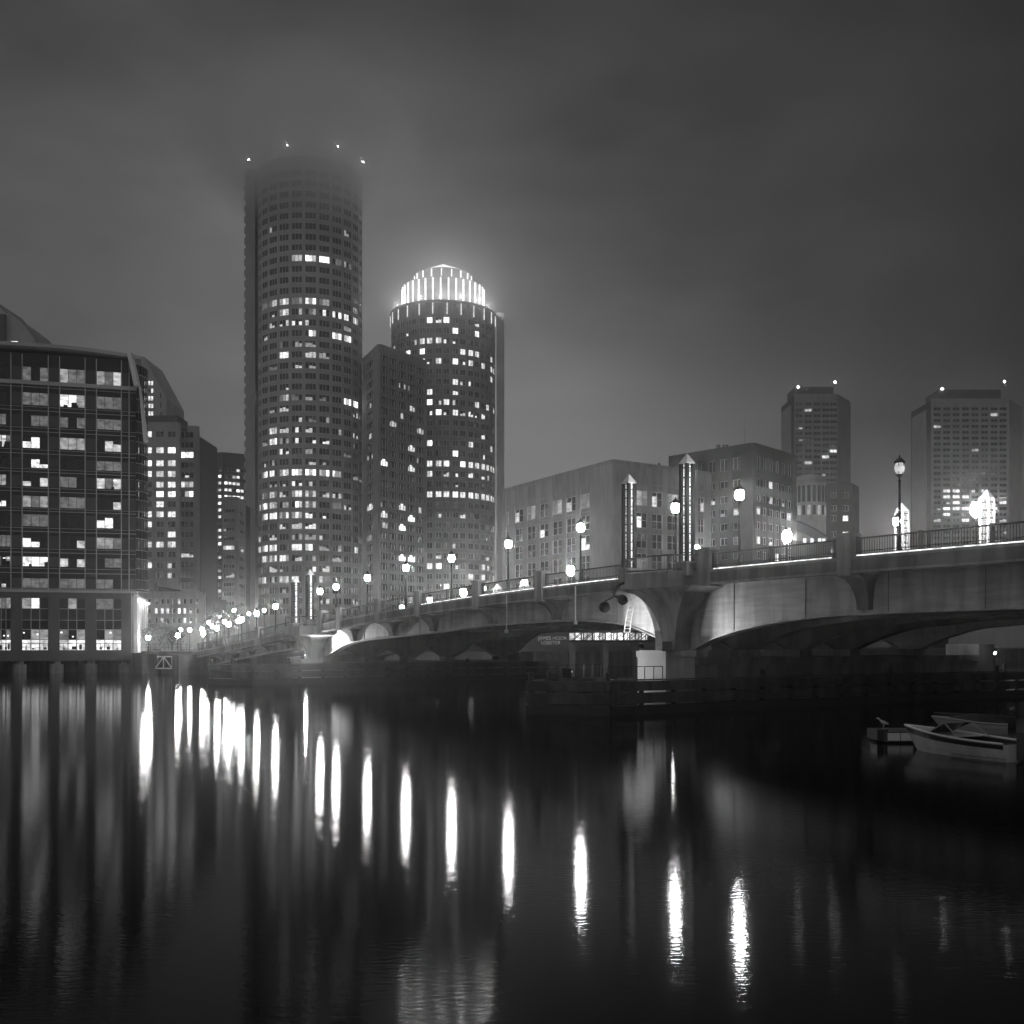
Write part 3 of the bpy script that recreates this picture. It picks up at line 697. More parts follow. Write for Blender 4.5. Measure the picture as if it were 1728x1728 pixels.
# --- round towers
def round_tower(name, label, cx, cy, R, z0, z1, angs, half, rows, litf, mat, panes=2, th=.5, ribs=True, transom=.0, hw_f=None, limit=100):
    o = thing(name, label, "tower")
    def pt(a, r): return (cx + r * math.sin(a), cy - r * math.cos(a))
    m = MB(); n = 64; m.prism([pt(2 * PI * i / n, R) for i in range(n)], z0, z1, "core_dark", topmat="dark_panel"); m.build("core", o)
    W_ = Wins(); m = MB(); angs = sorted(angs)
    gaps = []; last = None
    def arc(a0, a1, r0, r1, za, zb, mt, k):
        for i in range(k):
            b0 = a0 + (a1 - a0) * i / k; b1 = a0 + (a1 - a0) * (i + 1) / k
            m.hexa([(*pt(b0, r1), za), (*pt(b1, r1), za), (*pt(b1, r0), za), (*pt(b0, r0), za)], [(*pt(b0, r1), zb), (*pt(b1, r1), zb), (*pt(b1, r0), zb), (*pt(b0, r0), zb)], mt)
    prev = angs[-1] + half - 2 * PI
    for a in angs:
        g = (a - half) - prev
        arc(prev, a - half, R - .05, R + th + .12, z0, z1, mat, max(1, int(g / .06)))
        zs = [z0] + [z for r in rows for z in r] + [z1]
        for i in range(0, len(zs), 2): arc(a - half, a + half, R - .05, R + th, zs[i], zs[i + 1], mat, 1)
        prev = a + half
    if True:
        m.build("wall", o)
    for ri, (za, zb) in enumerate(rows):
        for ci, a in enumerate(angs):
            fr_ = frame(pt(a - half, R), pt(a + half, R)); vis = math.cos(a)
            if vis < -.2: lv = 0
            else: lv = litf(ri, ci)
            W_.add(vis * 10 + (zb - za), (lambda m_, fr_=fr_, za=za, zb=zb, lv=lv: win_mesh(m_, fr_, .02, fr_[3] - .02, za, zb, lv, panes, .12, "trim", .13, transom)))
    W_.flush(o, limit)
    return o, pt
D1 = 432.; c1x = kx(524) * (D1 + 20)
rowsy = [436 + 18.06 * k for k in range(-8, 34)][::-1]           # bottom to top at the tower's middle
t1rows = [(zat(y + 5.6, D1), zat(y - 5.8, D1)) for y in rowsy]
L1 = {436: {4: 4, 5: 4, 6: 4, 7: 1, 8: 1}, 508: {1: 1, 2: 3, 3: 4, 4: 2, 5: 4, 6: 2}, 526: {3: 3, 4: 3, 5: 2, 6: 4, 7: 4, 8: 4, 9: 4}, 545: {2: 13, 3: 13, 4: 14, 5: 13}, 562: {5: 5, 7: 5, 8: 4, 2: 12}, 580: {3: 11, 4: 12, 5: 12},
      598: {3: 4, 5: 13, 6: 12}, 617: {4: 13, 5: 12}, 671: {3: 3, 4: 11, 5: 12, 6: 11, 8: 5, 9: 5}, 689: {2: 12, 3: 13}, 707: {4: 13, 6: 12}, 725: {2: 4, 3: 13, 4: 14, 5: 13, 6: 13, 7: 12}, 743: {2: 5, 4: 14, 5: 14, 6: 14, 3: 12},
      761: {3: 14}, 779: {3: 13, 5: 13, 6: 12, 2: 12}, 797: {1: 4, 2: 4, 3: 4, 4: 5, 5: 5, 6: 4, 7: 4, 9: 12}, 815: {2: 12, 3: 13, 4: 14, 5: 13}, 833: {1: 3, 2: 3, 3: 13, 4: 4, 5: 3, 6: 13, 7: 13}, 851: {0: 4, 1: 4, 2: 3, 3: 12, 4: 5, 5: 3, 7: 1, 8: 13},
      869: {1: 4, 2: 5, 3: 3, 4: 4, 5: 14, 6: 14}, 887: {3: 13, 4: 13, 5: 14}, 905: {2: 13, 4: 12, 5: 12}, 923: {0: 4, 1: 4, 2: 4, 4: 4, 5: 4, 7: 12, 9: 4}, 941: {1: 4, 2: 3, 3: 4, 4: 13, 5: 12}, 959: {0: 13, 2: 13, 3: 12, 5: 14, 6: 13}, 977: {0: 3, 1: 3, 2: 3, 3: 3, 4: 4, 6: 2}, 995: {3: 12, 5: 12}, 1013: {3: 12, 6: 13}}
def lit1(r, c):
    y = rowsy[r]; best = min(L1, key=lambda q: abs(q - y)); cc_ = c - T1OFF
    if abs(best - y) < 8 and cc_ in L1[best]: return L1[best][cc_]
    if 340 < y and random.random() < (.05 if y < 640 else .16): return 10 + random.randint(1, 3)
    return 0
step = math.radians(14.69); offa = math.radians(-4.4)
angs1 = [offa + step * k for k in range(-11, 13)]; angs1 = [a for a in angs1 if -PI < a <= PI + .01][:24]
angs1.sort(); T1OFF = min(range(len(angs1)), key=lambda i: abs(angs1[i] - (offa - 4 * step + 0)))  # column 0 at -4 steps
tower1, pt1 = round_tower("round_tower", "tallest round stone tower, its top fading into low cloud", c1x, D1 + 20, 20.3, GZ, zat(264, D1), angs1, math.radians(5.95), t1rows, lit1, "granite", 3, .28)
# flat wing on its left
m = MB(); fw = frame((kx(414.5) * 446, 446), (kx(430) * 446, 446)); ubox(m, fw, 0, fw[3], GZ, zat(284, 446), -22, 0, "pale_stone")
for y in np.arange(298, 1040, 18.06): ubox(m, fw, -.7, 0, zat(y + 4, 446), zat(y - 6, 446), -20, -.3, "granite")
m.build("side_wing", tower1)
def beacon(parent, px, py, Y, mast=2.5, r=.38):
    q = MB(); x = kx(px) * Y; z = zat(py, Y); q.bar((x, Y, z - mast), (x, Y, z), .12, "dark_panel"); q.lathe([(.02, -r), (r * .8, -r * .5), (r, 0), (r * .8, r * .5), (.02, r)], "beacon_glow", 8, (x, Y, z)); q.build("beacon", parent)
beacon(tower1, 419.5, 269, 447, 4); beacon(tower1, 485, 245, 436, 6); beacon(tower1, 570, 247, 436, 6); beacon(tower1, 612.5, 273, 450, 8)
m = MB(); m.lathe([(17, zat(264, D1)), (17, zat(264, D1) + 1.0), (14, zat(264, D1) + 2.2)], "granite", 32, (c1x, D1 + 20, 0)); m.build("roof", tower1)
# --- second round tower with the lit crown
D2 = 478.; R2 = 22.6; c2x = kx(748) * (D2 + R2); c2y = D2 + R2
r2y = [540 + 17.3 * k for k in range(0, 29)][::-1]
t2rows = [(zat(y + 5.2, D2), zat(y - 5.2, D2)) for y in r2y]
st2 = math.radians(18.0)
angs2 = []
for k in range(-10, 10):
    a = math.radians(2.7) + st2 * k; angs2 += [a - math.radians(4.15), a + math.radians(4.15)]
bright2 = {}
for i, y in enumerate(r2y):
    for yy, p in ((538, .25), (556, .3), (572, .4), (588, .4), (602, .35), (617, .55), (648, .4), (681, .45), (697, .5), (745, .3), (776, .95), (806, .3), (825, .35), (841, .95), (925, .25), (940, .25), (955, .3), (970, .3)):
        if abs(y - yy) < 8: bright2[i] = p
def lit2(r, c):
    p = bright2.get(r, .10); x = random.random()
    return random.choice((4, 4, 5)) if x < p * .55 or (p > .9 and x < .95) else (10 + random.choice((3, 4)) if x < p * 1.3 else 0)
ZT2 = zat(508, D2)
tower2, pt2 = round_tower("round_tower", "lower round tower with a brightly lit crown and pyramid roof", c2x, c2y, R2, GZ, ZT2, angs2, math.radians(3.25), t2rows, lit2, "stone", 2, .28)
m = MB(); fw = frame((kx(838) * 497, 497), (kx(850.5) * 497, 497)); ubox(m, fw, 0, fw[3], GZ, zat(528, 497), -20, 0, "granite"); m.build("side_wing", tower2)
def drum(R, z0, z1, nslot, mat, rib, name, glow=None):
    m = MB()
    m.lathe([(R, z0), (R, z1), (R - .6, z1 + .01), (R - .6, z1 + .4)], mat, 48, (c2x, c2y, 0)); m.build(name, tower2)
    for i in range(nslot):
        a = -PI / 2 + PI * (i + .5) / nslot; f2 = frame((c2x + (R + .02) * math.sin(a - .02), c2y - (R + .02) * math.cos(a - .02)), (c2x + (R + .02) * math.sin(a + .02), c2y - (R + .02) * math.cos(a + .02)))
        q = MB(); ubox(q, f2, f2[3] / 2 - rib, f2[3] / 2 + rib, z0 + .3, z1 - .5, .05, .5, glow or "trim"); q.build("glowing_rib" if glow else "crown_rib", tower2)
zc1, zc2 = zat(468, D2 + 6), zat(455, D2 + 13)
emit("crown_glow", 1.8, False, .2, .3); emit("crown_wall_glow", .33, True, .3, .12); emit("crown_roof_glow", 1.6, False, .3, .15)  # floodlight on crown walls, ribs and roof put into glowing materials
drum(18.0, ZT2, zc1, 17, "crown_wall_glow", .28, "crown_drum", "crown_glow")
drum(12.5, zc1, zc2, 9, "crown_wall_glow", .2, "upper_drum", "crown_glow")
m = MB(); m.lathe([(10.8, zc2 + .45), (10.8, zc2 + .9), (.3, zat(443, D2 + 20))], "crown_roof_glow", 16, (c2x, c2y, 0)); m.build("pyramid_roof", tower2)
for i in range(12):
    a = -PI / 2 + PI * (i + .5) / 12; R_ = R2 + .64
    f2 = frame((c2x + R_ * math.sin(a - .006), c2y - R_ * math.cos(a - .006)), (c2x + R_ * math.sin(a + .006), c2y - R_ * math.cos(a + .006)))
    q = MB(); ubox(q, f2, 0, f2[3], ZT2 - 5.6, ZT2 - .8, 0, .3, "lit_3"); q.build("wall_light", tower2)
m = MB(); m.lathe([(R2 + .75, ZT2 - .6), (R2 + .95, ZT2), (R2 + .7, ZT2 + .5), (R2 - .8, ZT2 + .5), (R2 - .8, ZT2 + .01)], "stone", 64, (c2x, c2y, 0)); m.build("cornice", tower2)
for i in range(7):  # hidden terrace floodlights, also placed to feed the halo
    a = math.radians(-75 + 25 * i); l = bpy.data.lights.new("crown_halo_lamp", 'POINT'); l.energy = 2600; l.shadow_soft_size = 0
    lo = bpy.data.objects.new("crown_halo_lamp", l); C.objects.link(lo); lo.location = (c2x + 20.6 * math.sin(a), c2y - 20.6 * math.cos(a), ZT2 + 3); lo.parent = tower2
l = bpy.data.lights.new("crown_halo_lamp", 'POINT'); l.energy = 9000; l.shadow_soft_size = 0; lo = bpy.data.objects.new("crown_halo_lamp", l); C.objects.link(lo); lo.location = (c2x, c2y + 12, zc2 + 3); lo.parent = tower2  # unseen lamp added behind the roof to make the halo
# --- arched-window block between the towers
g0 = (kx(614) * 447, 447); gc = (kx(640) * 425, 425); g1 = (kx(718.5) * 450, 450)
gb_ = thing("arched_window_block", "narrow stone block with rows of small arched windows between the two round towers", "building")
ry = [606 + 17.5 * k for k in range(0, 25)][::-1]
grow = [(zat(y + 5.2, 427), zat(y - 6.0, 427)) for y in ry]
m = MB(); zt = zat(585, 425); core(m, [g0, gc, g1, (g1[0] - 3, g1[1] + 30), (g0[0] - 3, g0[1] + 30)], GZ, zt - .2); m.build("core", gb_)
Wg = Wins(); m = MB()
grp = {9: .8, 11: .5, 17: .35, 15: .3}
grl = {}
def litg(r, c):
    y = ry[r]; x = random.random()
    for yy, p in ((694, .35), (764, .35), (782, .4), (855, .9), (868, .5), (890, .3), (745, .3), (937, .25)):
        if abs(y - yy) < 7: return random.choice((4, 5)) if x < p * .7 else (13 if x < p else 0)
    return 4 if x < .02 else (random.choice((12, 13)) if x < .16 else 0)
f1 = frame(gc, g1); c1 = pxcols(f1, [(x - 5.8, x + 5.8) for x in (647, 662, 677.5, 693, 708)])
facade(m, Wg, gc, g1, GZ, zt, c1, grow, "stone", litg, 3, 0, 0, style='gothic', pier=0)
f0 = frame(g0, gc); c0 = pxcols(f0, [(621, 631)])
facade(m, Wg, g0, gc, GZ, zt, c0, grow, "stone", litg, 3, 0, .5, style='gothic', pier=0)
ubox(m, f1, 0, f1[3], zt, zt + 1, -.4, .6, "stone"); ubox(m, f0, 0, f0[3], zt, zt + 1, -.4, .6, "stone")
m.build("wall", gb_); Wg.flush(gb_); beacon(gb_, 639.5, 582, 427, 1.4, .25)
# --- generic box building helper from pixel silhouettes
def box_building(name, label, cat, left, corner, right, ztop, mat, rowsF, rowsS, colsF, colsS, litf, panes=2, depth=25, th=.5, z0=GZ, transom=0, pmat=None, fm="trim", bar=.09, limit=100, pier=.06, parapet=.8, spmat=None):
    """left/corner/right: (px, Y); faces left->corner and corner->right"""
    o = thing(name, label, cat); P = [(kx(p) * Y, Y) for p, Y in (left, corner, right)]
    back = [P[0], P[1], P[2], (P[2][0] + (P[0][0] - P[1][0]), P[2][1] + (P[0][1] - P[1][1]))]
    if (P[0][1] - P[1][1]) < 1: back[3] = (P[2][0], P[2][1] + depth); back.append((P[0][0], P[0][1] + depth))
    m = MB(); core(m, back, z0, ztop - .05); m.build("core", o); Wn = Wins(); m = MB()
    fa, fb = frame(P[0], P[1]), frame(P[1], P[2])
    if fa[3] > .5: facade(m, Wn, P[0], P[1], z0, ztop, pxcols(fa, colsF), rowsF, mat, litf, panes, 0, th, th, pier, transom, None, fm, bar, pmat, spmat)
    if fb[3] > .5: facade(m, Wn, P[1], P[2], z0, ztop, pxcols(fb, colsS), rowsS, mat, litf, panes, 0, th, th, pier, transom, None, fm, bar, pmat, spmat)
    m.build("wall", o); Wn.flush(o, limit)
    m = MB(); mm = spmat or mat
    for f_ in (fa, fb):
        if f_[3] > .5: ubox(m, f_, .0, f_[3], ztop, ztop + parapet, -.3, th + .09, mm)
    m.build("parapet", o)
    return o, P, fa, fb
def rowsz(ys, up, dn, Y): return [(zat(y + dn, Y), zat(y - up, Y)) for y in sorted(ys, reverse=True)]
# stone building right of the towers
rc = [825 + 32.2 * k for k in range(0, 6)]
# row tops at the near corner (x=1035)
def litst(r, c):
    if r == 5: return 13 if c % 2 else 2
    x = random.random(); return 14 if x < .12 else (11 if x < .3 else 0)
zst = zat(782, 220)
srow = [(zat(y, 220) - 3.0, zat(y, 220)) for y in (1000, 966, 931, 896, 861, 823)]
stone_b, Pst, fa, fb = box_building("stone_building", "pale stone corner building with tall window bays, right of the round towers", "building", (850, 263), (1035, 220), (1196, 236.5), zst, "stone", srow, srow,
    [(856, 861), (871, 885), (892, 906), (913, 928), (935, 951), (958, 974), (982, 998)], [(1072, 1090), (1098, 1116), (1124, 1142), (1176, 1186)], litst, 2, transom=.5, bar=.07, pmat="pale_stone", spmat="stone", pier=.12, th=.3)
m = MB(); m.box(kx(1110) * 232, kx(1114) * 232, 231.5, 232, zst, zst + 1.9, "dark_panel"); m.bar((kx(1112) * 232, 231.8, zst + 1.9), (kx(1112) * 232, 231.8, zst + 3), .04, "dark_panel"); m.build("roof_vent", stone_b)
m = MB()
for f_, L_ in ((fa, fa[3]), (fb, fb[3])):
    ubox(m, f_, 0, L_, zst - 3.6, zst - 3.35, .3, .55, "pale_stone"); ubox(m, f_, 0, L_, srow[4][1] + .5, srow[4][1] + .75, .3, .5, "pale_stone")
m.build("ledge", stone_b)
m = MB()
for u_, w_ in ((8, 4), (20, 3), (31, 6)):
    p = fa[0] + fa[1] * u_ - fa[2] * 6; m.box(p.x, p.x + w_, p.y, p.y + 3, zst, zst + 1.6, "dark_panel")
m.build("roof_plant", stone_b)
# brick building
zbr = zat(756, 260)
brow = [(zat(y + 10, 260), zat(y - 8, 260)) for y in (945, 925 - 2, 894, 875 - 3, 845 - 1, 824, 804)][::1]
bys = [(zat(y + 7, 260), zat(y - 6, 260)) for y in (960, 935, 910, 885, 860, 838, 812)] + [(zat(789, 260), zat(768, 260))]
def litbr(r, c):
    if r == 7: return 0
    x = random.random(); return random.choice((4, 5)) if x < .16 else (13 if x < .32 else 0)
brick_b, Pb, fa, fb = box_building("brick_office", "dark brick office building with a flat roof behind the stone building", "building", (1131, 279), (1270, 260), (1339, 277), zbr, "brick", bys, bys,
    [(1140, 1151), (1158, 1171), (1178, 1191), (1197, 1209), (1217, 1230), (1239, 1252)], [(1273, 1281), (1284, 1291), (1294, 1302), (1305, 1312), (1315, 1322), (1325, 1333)], litbr, 2, parapet=1.2)
m = MB()
for x, ww in ((1213, 3), (1221, 2), (1227, 2.5)):
    X = kx(x) * 268; m.box(X - ww * .14, X + ww * .14, 268, 269, zbr + .1, zbr + 2.2, "dark_panel")
m.bar((kx(1257) * 266, 266, zbr), (kx(1257) * 266, 266, zat(705, 266)), .06, "dark_panel", 4, .02); m.build("roof_mast", brick_b)
# harbour towers
def harbour(name, label, xl, xc0, xc1, xr, Y, ytop, yroof, roofx, cols, bx, seed, top_fade=0):
    random.seed(seed); ys = [ytop + 14 + 9.9 * k for k in range(0, 32)]
    rows = [(zat(y + 2.9, Y), zat(y - 2.9, Y)) for y in ys][::-1]
    def lf(r, c):
        x = random.random(); q = .3 if (seed == 5 and r in (14, 15, 16, 17)) or (seed == 4 and r in (15, 16, 20, 13)) else .04
        return random.choice((3, 4)) if x < q else (13 if x < q * 1.6 + .03 else 0)
    zt = zat(ytop, Y)
    o, P, fa, fb = box_building(name, label, "tower", (xc0, Y + .2), (xc1, Y), (xr, Y + 16), zt, "tan_panel", rows, [], [(c - 6.2, c + 6.2) for c in cols], [], lf, 2, 24, .45, bar=.12, fm="tan_panel")
    m = MB(); X0, X1 = kx(xl) * (Y + 21), kx(xc0) * (Y + .2) - .5; m.box(X0, X1, Y + 5, Y + 22, GZ, zt - 3, "tan_panel")
    for r in rows: m.box(X0 - .5, X0 - .01, Y + 7, Y + 18, r[0], r[1], "core_dark")
    m.build("side_wing", o)
    m = MB(); m.box(kx(roofx[0]) * Y, kx(roofx[1]) * Y, Y + 3, Y + 18, zt - .04, zat(yroof, Y), "dark_panel"); m.build("plant_room", o)
    for b_ in bx: beacon(o, b_[0], b_[1], Y + 3, 2, .42)
harbour("residential_tower", "hazy slab tower behind the dark brick office", 1328, 1340, 1411, 1433, 500, 668, 650, (1345, 1410), (1348, 1363.5, 1378.5, 1393, 1406), ((1347, 653), (1409, 645)), 4)
harbour("residential_tower", "wide hazy slab tower at the right, above the pair of white pylons", 1557, 1571, 1700, 1722, 478, 676, 655, (1588, 1694), (1581, 1597, 1613, 1629, 1645, 1661, 1677, 1692), ((1590, 656), (1695, 644)), 5)
random.seed(11)
# round lantern building and dark brick neighbour
lan = thing("domed_rotunda", "pale round drum building with a low dome, in front of the hazy slab tower", "building")
Yl = 300; cx = kx(1367) * (Yl + 4.2); cy = Yl + 4.2
m = MB(); m.lathe([(4.15, GZ), (4.15, zat(812, Yl)), (4.3, zat(812, Yl) + .01), (4.3, zat(808, Yl)), (3.9, zat(803, Yl)), (2.6, zat(799, Yl)), (.8, zat(797, Yl)), (.05, zat(796.5, Yl))], "pale_stone", 28, (cx, cy, 0)); m.build("drum", lan, False)
for i in range(9):
    a = math.radians(-76 + 19 * i); f2 = frame((cx + 4.16 * math.sin(a - .1), cy - 4.16 * math.cos(a - .1)), (cx + 4.16 * math.sin(a + .1), cy - 4.16 * math.cos(a + .1)))
    m = MB(); ubox(m, f2, 0, f2[3], zat(846, Yl), zat(818, Yl), 0, .12, "panel_glass"); ubox(m, f2, 0, f2[3], zat(868, Yl), zat(852, Yl), 0, .12, "lit_1" if i % 2 else "panel_glass"); m.build("window", lan)
rows = [(zat(y + 5, 310), zat(y - 5, 310)) for y in (972, 950, 928, 902, 875, 858, 836)]
box_building("brick_block", "small dark brick block with four lit windows, right of the domed drum", "building", (1393, 310.1), (1434, 310), (1446, 318), zat(820, 310), "brick", rows, [], [(1401, 1411), (1421, 1431)], [], lambda r, c: (4 if (c == 1 and r in (3, 4, 5 - 1)) else (13 if r == 2 else 0)), 2, 15)
dm = thing("low_pavilion", "low pavilion with a barrel roof below the domed drum", "building")
m = MB(); x0, x1 = kx(1322) * 290, kx(1398) * 290; n = 12
pts = [(x0 + (x1 - x0) * i / n, zat(905, 290) + 4.6 * math.sin(PI * (.5 + .5 * i / n)) if i > 0 else zat(905, 290) + 4.6) for i in range(n + 1)]
for (a, za), (b, zb) in zip(pts, pts[1:]): m.hexa([(a, 290, za - .4), (b, 290, zb - .4), (b, 302, zb - .4), (a, 302, za - .4)], [(a, 290, za), (b, 290, zb), (b, 302, zb), (a, 302, za)], "dark_panel")
m.build("roof", dm); m = MB(); m.box(x0 + .2, x1 - .4, 291, 301, GZ, zat(912, 290), "brick"); m.build("wall", dm)
for x in (1358, 1370, 1383, 1390):
    m = MB(); X = kx(x) * 291; m.box(X - .4, X + .4, 290.9, 290.99, zat(915, 290), zat(908, 290), "lit_3"); m.build("window", dm)
# --- left background
def bb(name, label, left, corner, right, ytop, mat, ys, up, dn, Y, colsF, colsS, litf, **k):
    rows = rowsz(ys, up, dn, Y); return box_building(name, label, k.pop('cat', 'building'), left, corner, right, zat(ytop, Y), mat, rows, rows, colsF, colsS, litf, **k)
# sloped-top tower
o = thing("slant_roof_tower", "dark tower with a steep slanted top behind the tan block at left", "tower")
m = MB(); Y = 470; f_ = [P3(225, 602, Y), P3(243, 602, Y), P3(282, 672, Y), P3(282, 700, Y)]
pts = [(kx(225) * Y, GZ), (kx(225) * Y, zat(602, Y)), (kx(243) * Y, zat(602, Y)), (kx(281) * Y, zat(673, Y)), (kx(282) * Y, GZ)]
k0 = [(x, Y, z) for x, z in pts]; k1 = [(x, Y + 25, z) for x, z in pts]; m.poly(k0, "granite"); m.poly(k1[::-1], "granite")
for i in range(5): j = (i + 1) % 5; m.poly([k0[j], k0[i], k1[i], k1[j]], "granite")
m.build("wall", o)
for r in range(6):
    for c in range(4):
        y = 646 + 12.8 * r; x = 243 + c * 4.6; fq = frame((kx(x - 1.6) * Y, Y), (kx(x + 1.6) * Y, Y)); q = MB(); uquad(q, fq, 0, fq[3], zat(y + 4, Y), zat(y - 3, Y), .05, "lit_4" if c == 0 else "lit_3" if random.random() < .8 else "glass"); q.build("window", o)
for r in range(4):
    y = 668 + 16 * r; x = 271 + r * .5; fq = frame((kx(x - 1) * Y, Y), (kx(x + 1) * Y, Y)); q = MB(); uquad(q, fq, 0, fq[3], zat(y + 4, Y), zat(y - 5, Y), .05, "panel_glass"); q.build("window", o)
# tower peeking above the glass block
o = thing("faceted_tower", "faceted dark tower top peeking over the glass office block", "tower")
m = MB(); Y = 420
pts = [(-12, 1080), (-12, 505), (3, 522), (12, 530), (14, 527), (38, 546), (58, 572), (62, 590), (62, 1080)]; pts = [(kx(a) * Y, zat(b, Y)) for a, b in pts]
k0 = [(x, Y, z) for x, z in pts]; k1 = [(x, Y + 25, z) for x, z in pts]; m.poly(k0, "granite"); m.poly(k1[::-1], "granite")
for i in range(len(pts)): j = (i + 1) % len(pts); m.poly([k0[j], k0[i], k1[i], k1[j]], "granite")
m.build("wall", o); fq = frame((kx(19) * Y, Y), (kx(30) * Y, Y)); q = MB(); uquad(q, fq, 0, fq[3], zat(582, Y), zat(576, Y), .06, "lit_4"); q.build("window", o)
fq = frame((kx(-12) * Y, Y), (kx(11) * Y, Y)); q = MB(); ubox(q, fq, 0, fq[3], GZ, zat(532, Y), .02, 1.5, "dark_panel"); q.build("pier", o)
# tan block (two parts)
ys = [733, 760, 782, 800, 818, 834, 851, 868, 885, 902, 919, 936, 954, 971]
def rl(rows_p, base=.3):
    def f(r, c):
        x = random.random(); p = rows_p.get(r, base)
        return random.choice((4, 4, 5)) if x < p * .8 else (13 if x < p * 1.2 else 0)
    return f
bb("tan_block", "tan office block with a dark penthouse, right behind the glass office block", (222, 360.1), (301.5, 360), (303, 372), 717, "pale_stone", ys, 5.2, 5.2, 360, [(224, 236), (240.5, 257), (264, 277), (283.5, 297)], [], rl({12: .5, 11: .95, 10: .8, 9: .8, 8: .7, 7: .3, 6: .6, 5: .2, 4: .15, 3: .95, 2: .1, 1: .3, 0: .2}), panes=2)
m = MB(); m.box(kx(244) * 360, kx(298.5) * 360, 361, 372, zat(717, 360) + .05, zat(700, 360), "dark_panel"); tag(m.build("penthouse"), "dark boxy plant room on top of the tan office block", "plant room")
ys2 = [734, 751, 768, 785, 802, 818, 834, 852, 868, 885, 902, 919, 936, 953, 970, 988]
bb("tan_annex", "narrower tan block with one column of wide windows beside the taller tan block", (303, 372.1), (333, 372), (334, 384), 723, "pale_stone", ys2, 5.4, 5.0, 372, [(305, 327)], [], rl({13: .95, 12: .6, 11: .9, 10: .2, 9: .4, 8: .4, 3: .95, 2: .1, 1: .1}, .25), panes=3)
ys3 = [1015, 1031, 1047]
bb("low_brick_row", "low pale building with small windows at street level behind the trees", (236, 300.1), (342, 300), (344, 315), 1003, "stone", ys3, 4.8, 4.8, 300, [(x, x + 5) for x in (241, 250, 262, 272, 281.5, 291.5, 300.5, 310, 320, 331)], [], rl({1: .65}, .3), panes=1)
bb("side_low_block", "low stepped block in front of the tan office block", (240, 318.1), (262, 318), (264, 330), 985, "tan_panel", [997], 4, 4, 318, [(243, 247), (250, 258)], [], rl({}, .1), panes=1)
# far dark slab
ys4 = [792 + 11.4 * k for k in range(20)]
bb("dark_slab_tower", "dark slab tower with long lit rows between the tan block and tallest tower", (333, 520), (376, 512), (412, 518), 766, "dark_panel", ys4, 2.6, 2.6, 512, [(335 + 6.8 * i, 340.8 + 6.8 * i) for i in range(6)], [(378 + 6.8 * i, 383.8 + 6.8 * i) for i in range(5)], rl({17: .7, 16: .7, 15: .95, 14: .9, 13: .7, 12: .7, 11: .5, 10: .7, 9: .8, 8: .7, 7: .6, 6: .5}, .3), panes=1, limit=100)
ys5 = [862 + 15.6 * k for k in range(11)]
bb("banded_block", "grey block with horizontal window bands at the left foot of the tallest tower", (375, 420.1), (399, 420), (412, 436), 842, "tan_panel", ys5, 3.6, 3.6, 420, [(377, 396)], [(401, 410)], rl({6: .9, 3: .5, 8: .6}, .25), panes=4)
# background blocks to close the horizon on the right
for i, (xl, xr, yt, Yb, mt) in enumerate(((1446, 1500, 1000, 380, "stone"), (1500, 1560, 965, 400, "brick"), (1600, 1760, 985, 360, "granite"), (1760, 1880, 940, 380, "brick"), (-420, -130, 700, 380, "granite"))):
    labs = ["low pale block seen through the railing, left of the unlit lantern", "low dark block behind the lamp beside the unlit lantern", "long low block behind the two white pylons at right", "dark brick block just beyond the right picture edge", "grey block beyond the left picture edge"]
    ysb = [yt + 12 + 13 * k for k in range(max(1, int((1060 - yt) / 13)))]; nc = max(2, int((xr - xl) / 14))
    bb("background_block", labs[i], (xl, Yb + .1), (xr, Yb), (xr + 3, Yb + 15), yt, mt, ysb, 3.5, 3.5, Yb, [(xl + 4 + (xr - xl - 4) * j / nc, xl + 4 + (xr - xl - 4) * (j + .6) / nc) for j in range(nc)], [], rl({}, .18), panes=1, limit=60)
# ================================================================== QUAY SIDE, SHED, OLD TRUSS BRIDGE
shed = thing("fish_shed", "dark shed with dim painted lettering, glimpsed under the bridge beside the old truss", "shed")
Ys = 212.; m = MB(); xs0, xs1 = kx(880) * Ys, kx(1150) * Ys
m.box(xs0, xs1, Ys, Ys + 7, GZ, zat(1062, Ys), "dark_panel"); m.build("wall", shed)
m = MB(); m.box(xs0 - .5, xs1 + .5, Ys - .6, Ys + 7.5, zat(1062, Ys), zat(1060, Ys), "dark_panel"); m.build("roof", shed)
for i in range(13):
    a = kx(961 + 10.2 * i) * Ys; q = MB(); q.box(a, a + kx(864 + 8.4) * Ys, Ys - .06, Ys - .01, zat(1080, Ys), zat(1068, Ys), random.choice(("lit_4", "lit_3", "lit_2"))); q.build("window", shed)
def text(body, size, loc, rz, mat, parent):
    c = bpy.data.curves.new("lettering", 'FONT'); c.body = body; c.size = size; c.align_x = 'LEFT'; c.extrude = .02; c.space_line = .95
    o = bpy.data.objects.new("lettering", c); C.objects.link(o); o.location = loc; o.rotation_euler = (PI / 2, 0, rz); c.materials.append(MATS[mat]); bpy.context.view_layer.update()
    me = bpy.data.meshes.new_from_object(o.evaluated_get(bpy.context.evaluated_depsgraph_get())); q = bpy.data.objects.new("lettering", me); C.objects.link(q)
    q.location = o.location; q.rotation_euler = o.rotation_euler; q.parent = parent; bpy.data.objects.remove(o); q.name = "lettering"; return q
text("JAMES HOOK\n  LOBSTER", .92, (kx(908) * Ys, Ys - .08, zat(1079.5, Ys)), 0, "sign_glow", shed)
tr = thing("old_truss_bridge", "old steel truss bridge silhouetted in front of the lit shed windows", "bridge")
Yt = 196.; m = MB(); x0, x1 = kx(966) * Yt, kx(1190) * Yt; zt_, zb_ = zat(1066, Yt), zat(1082, Yt)
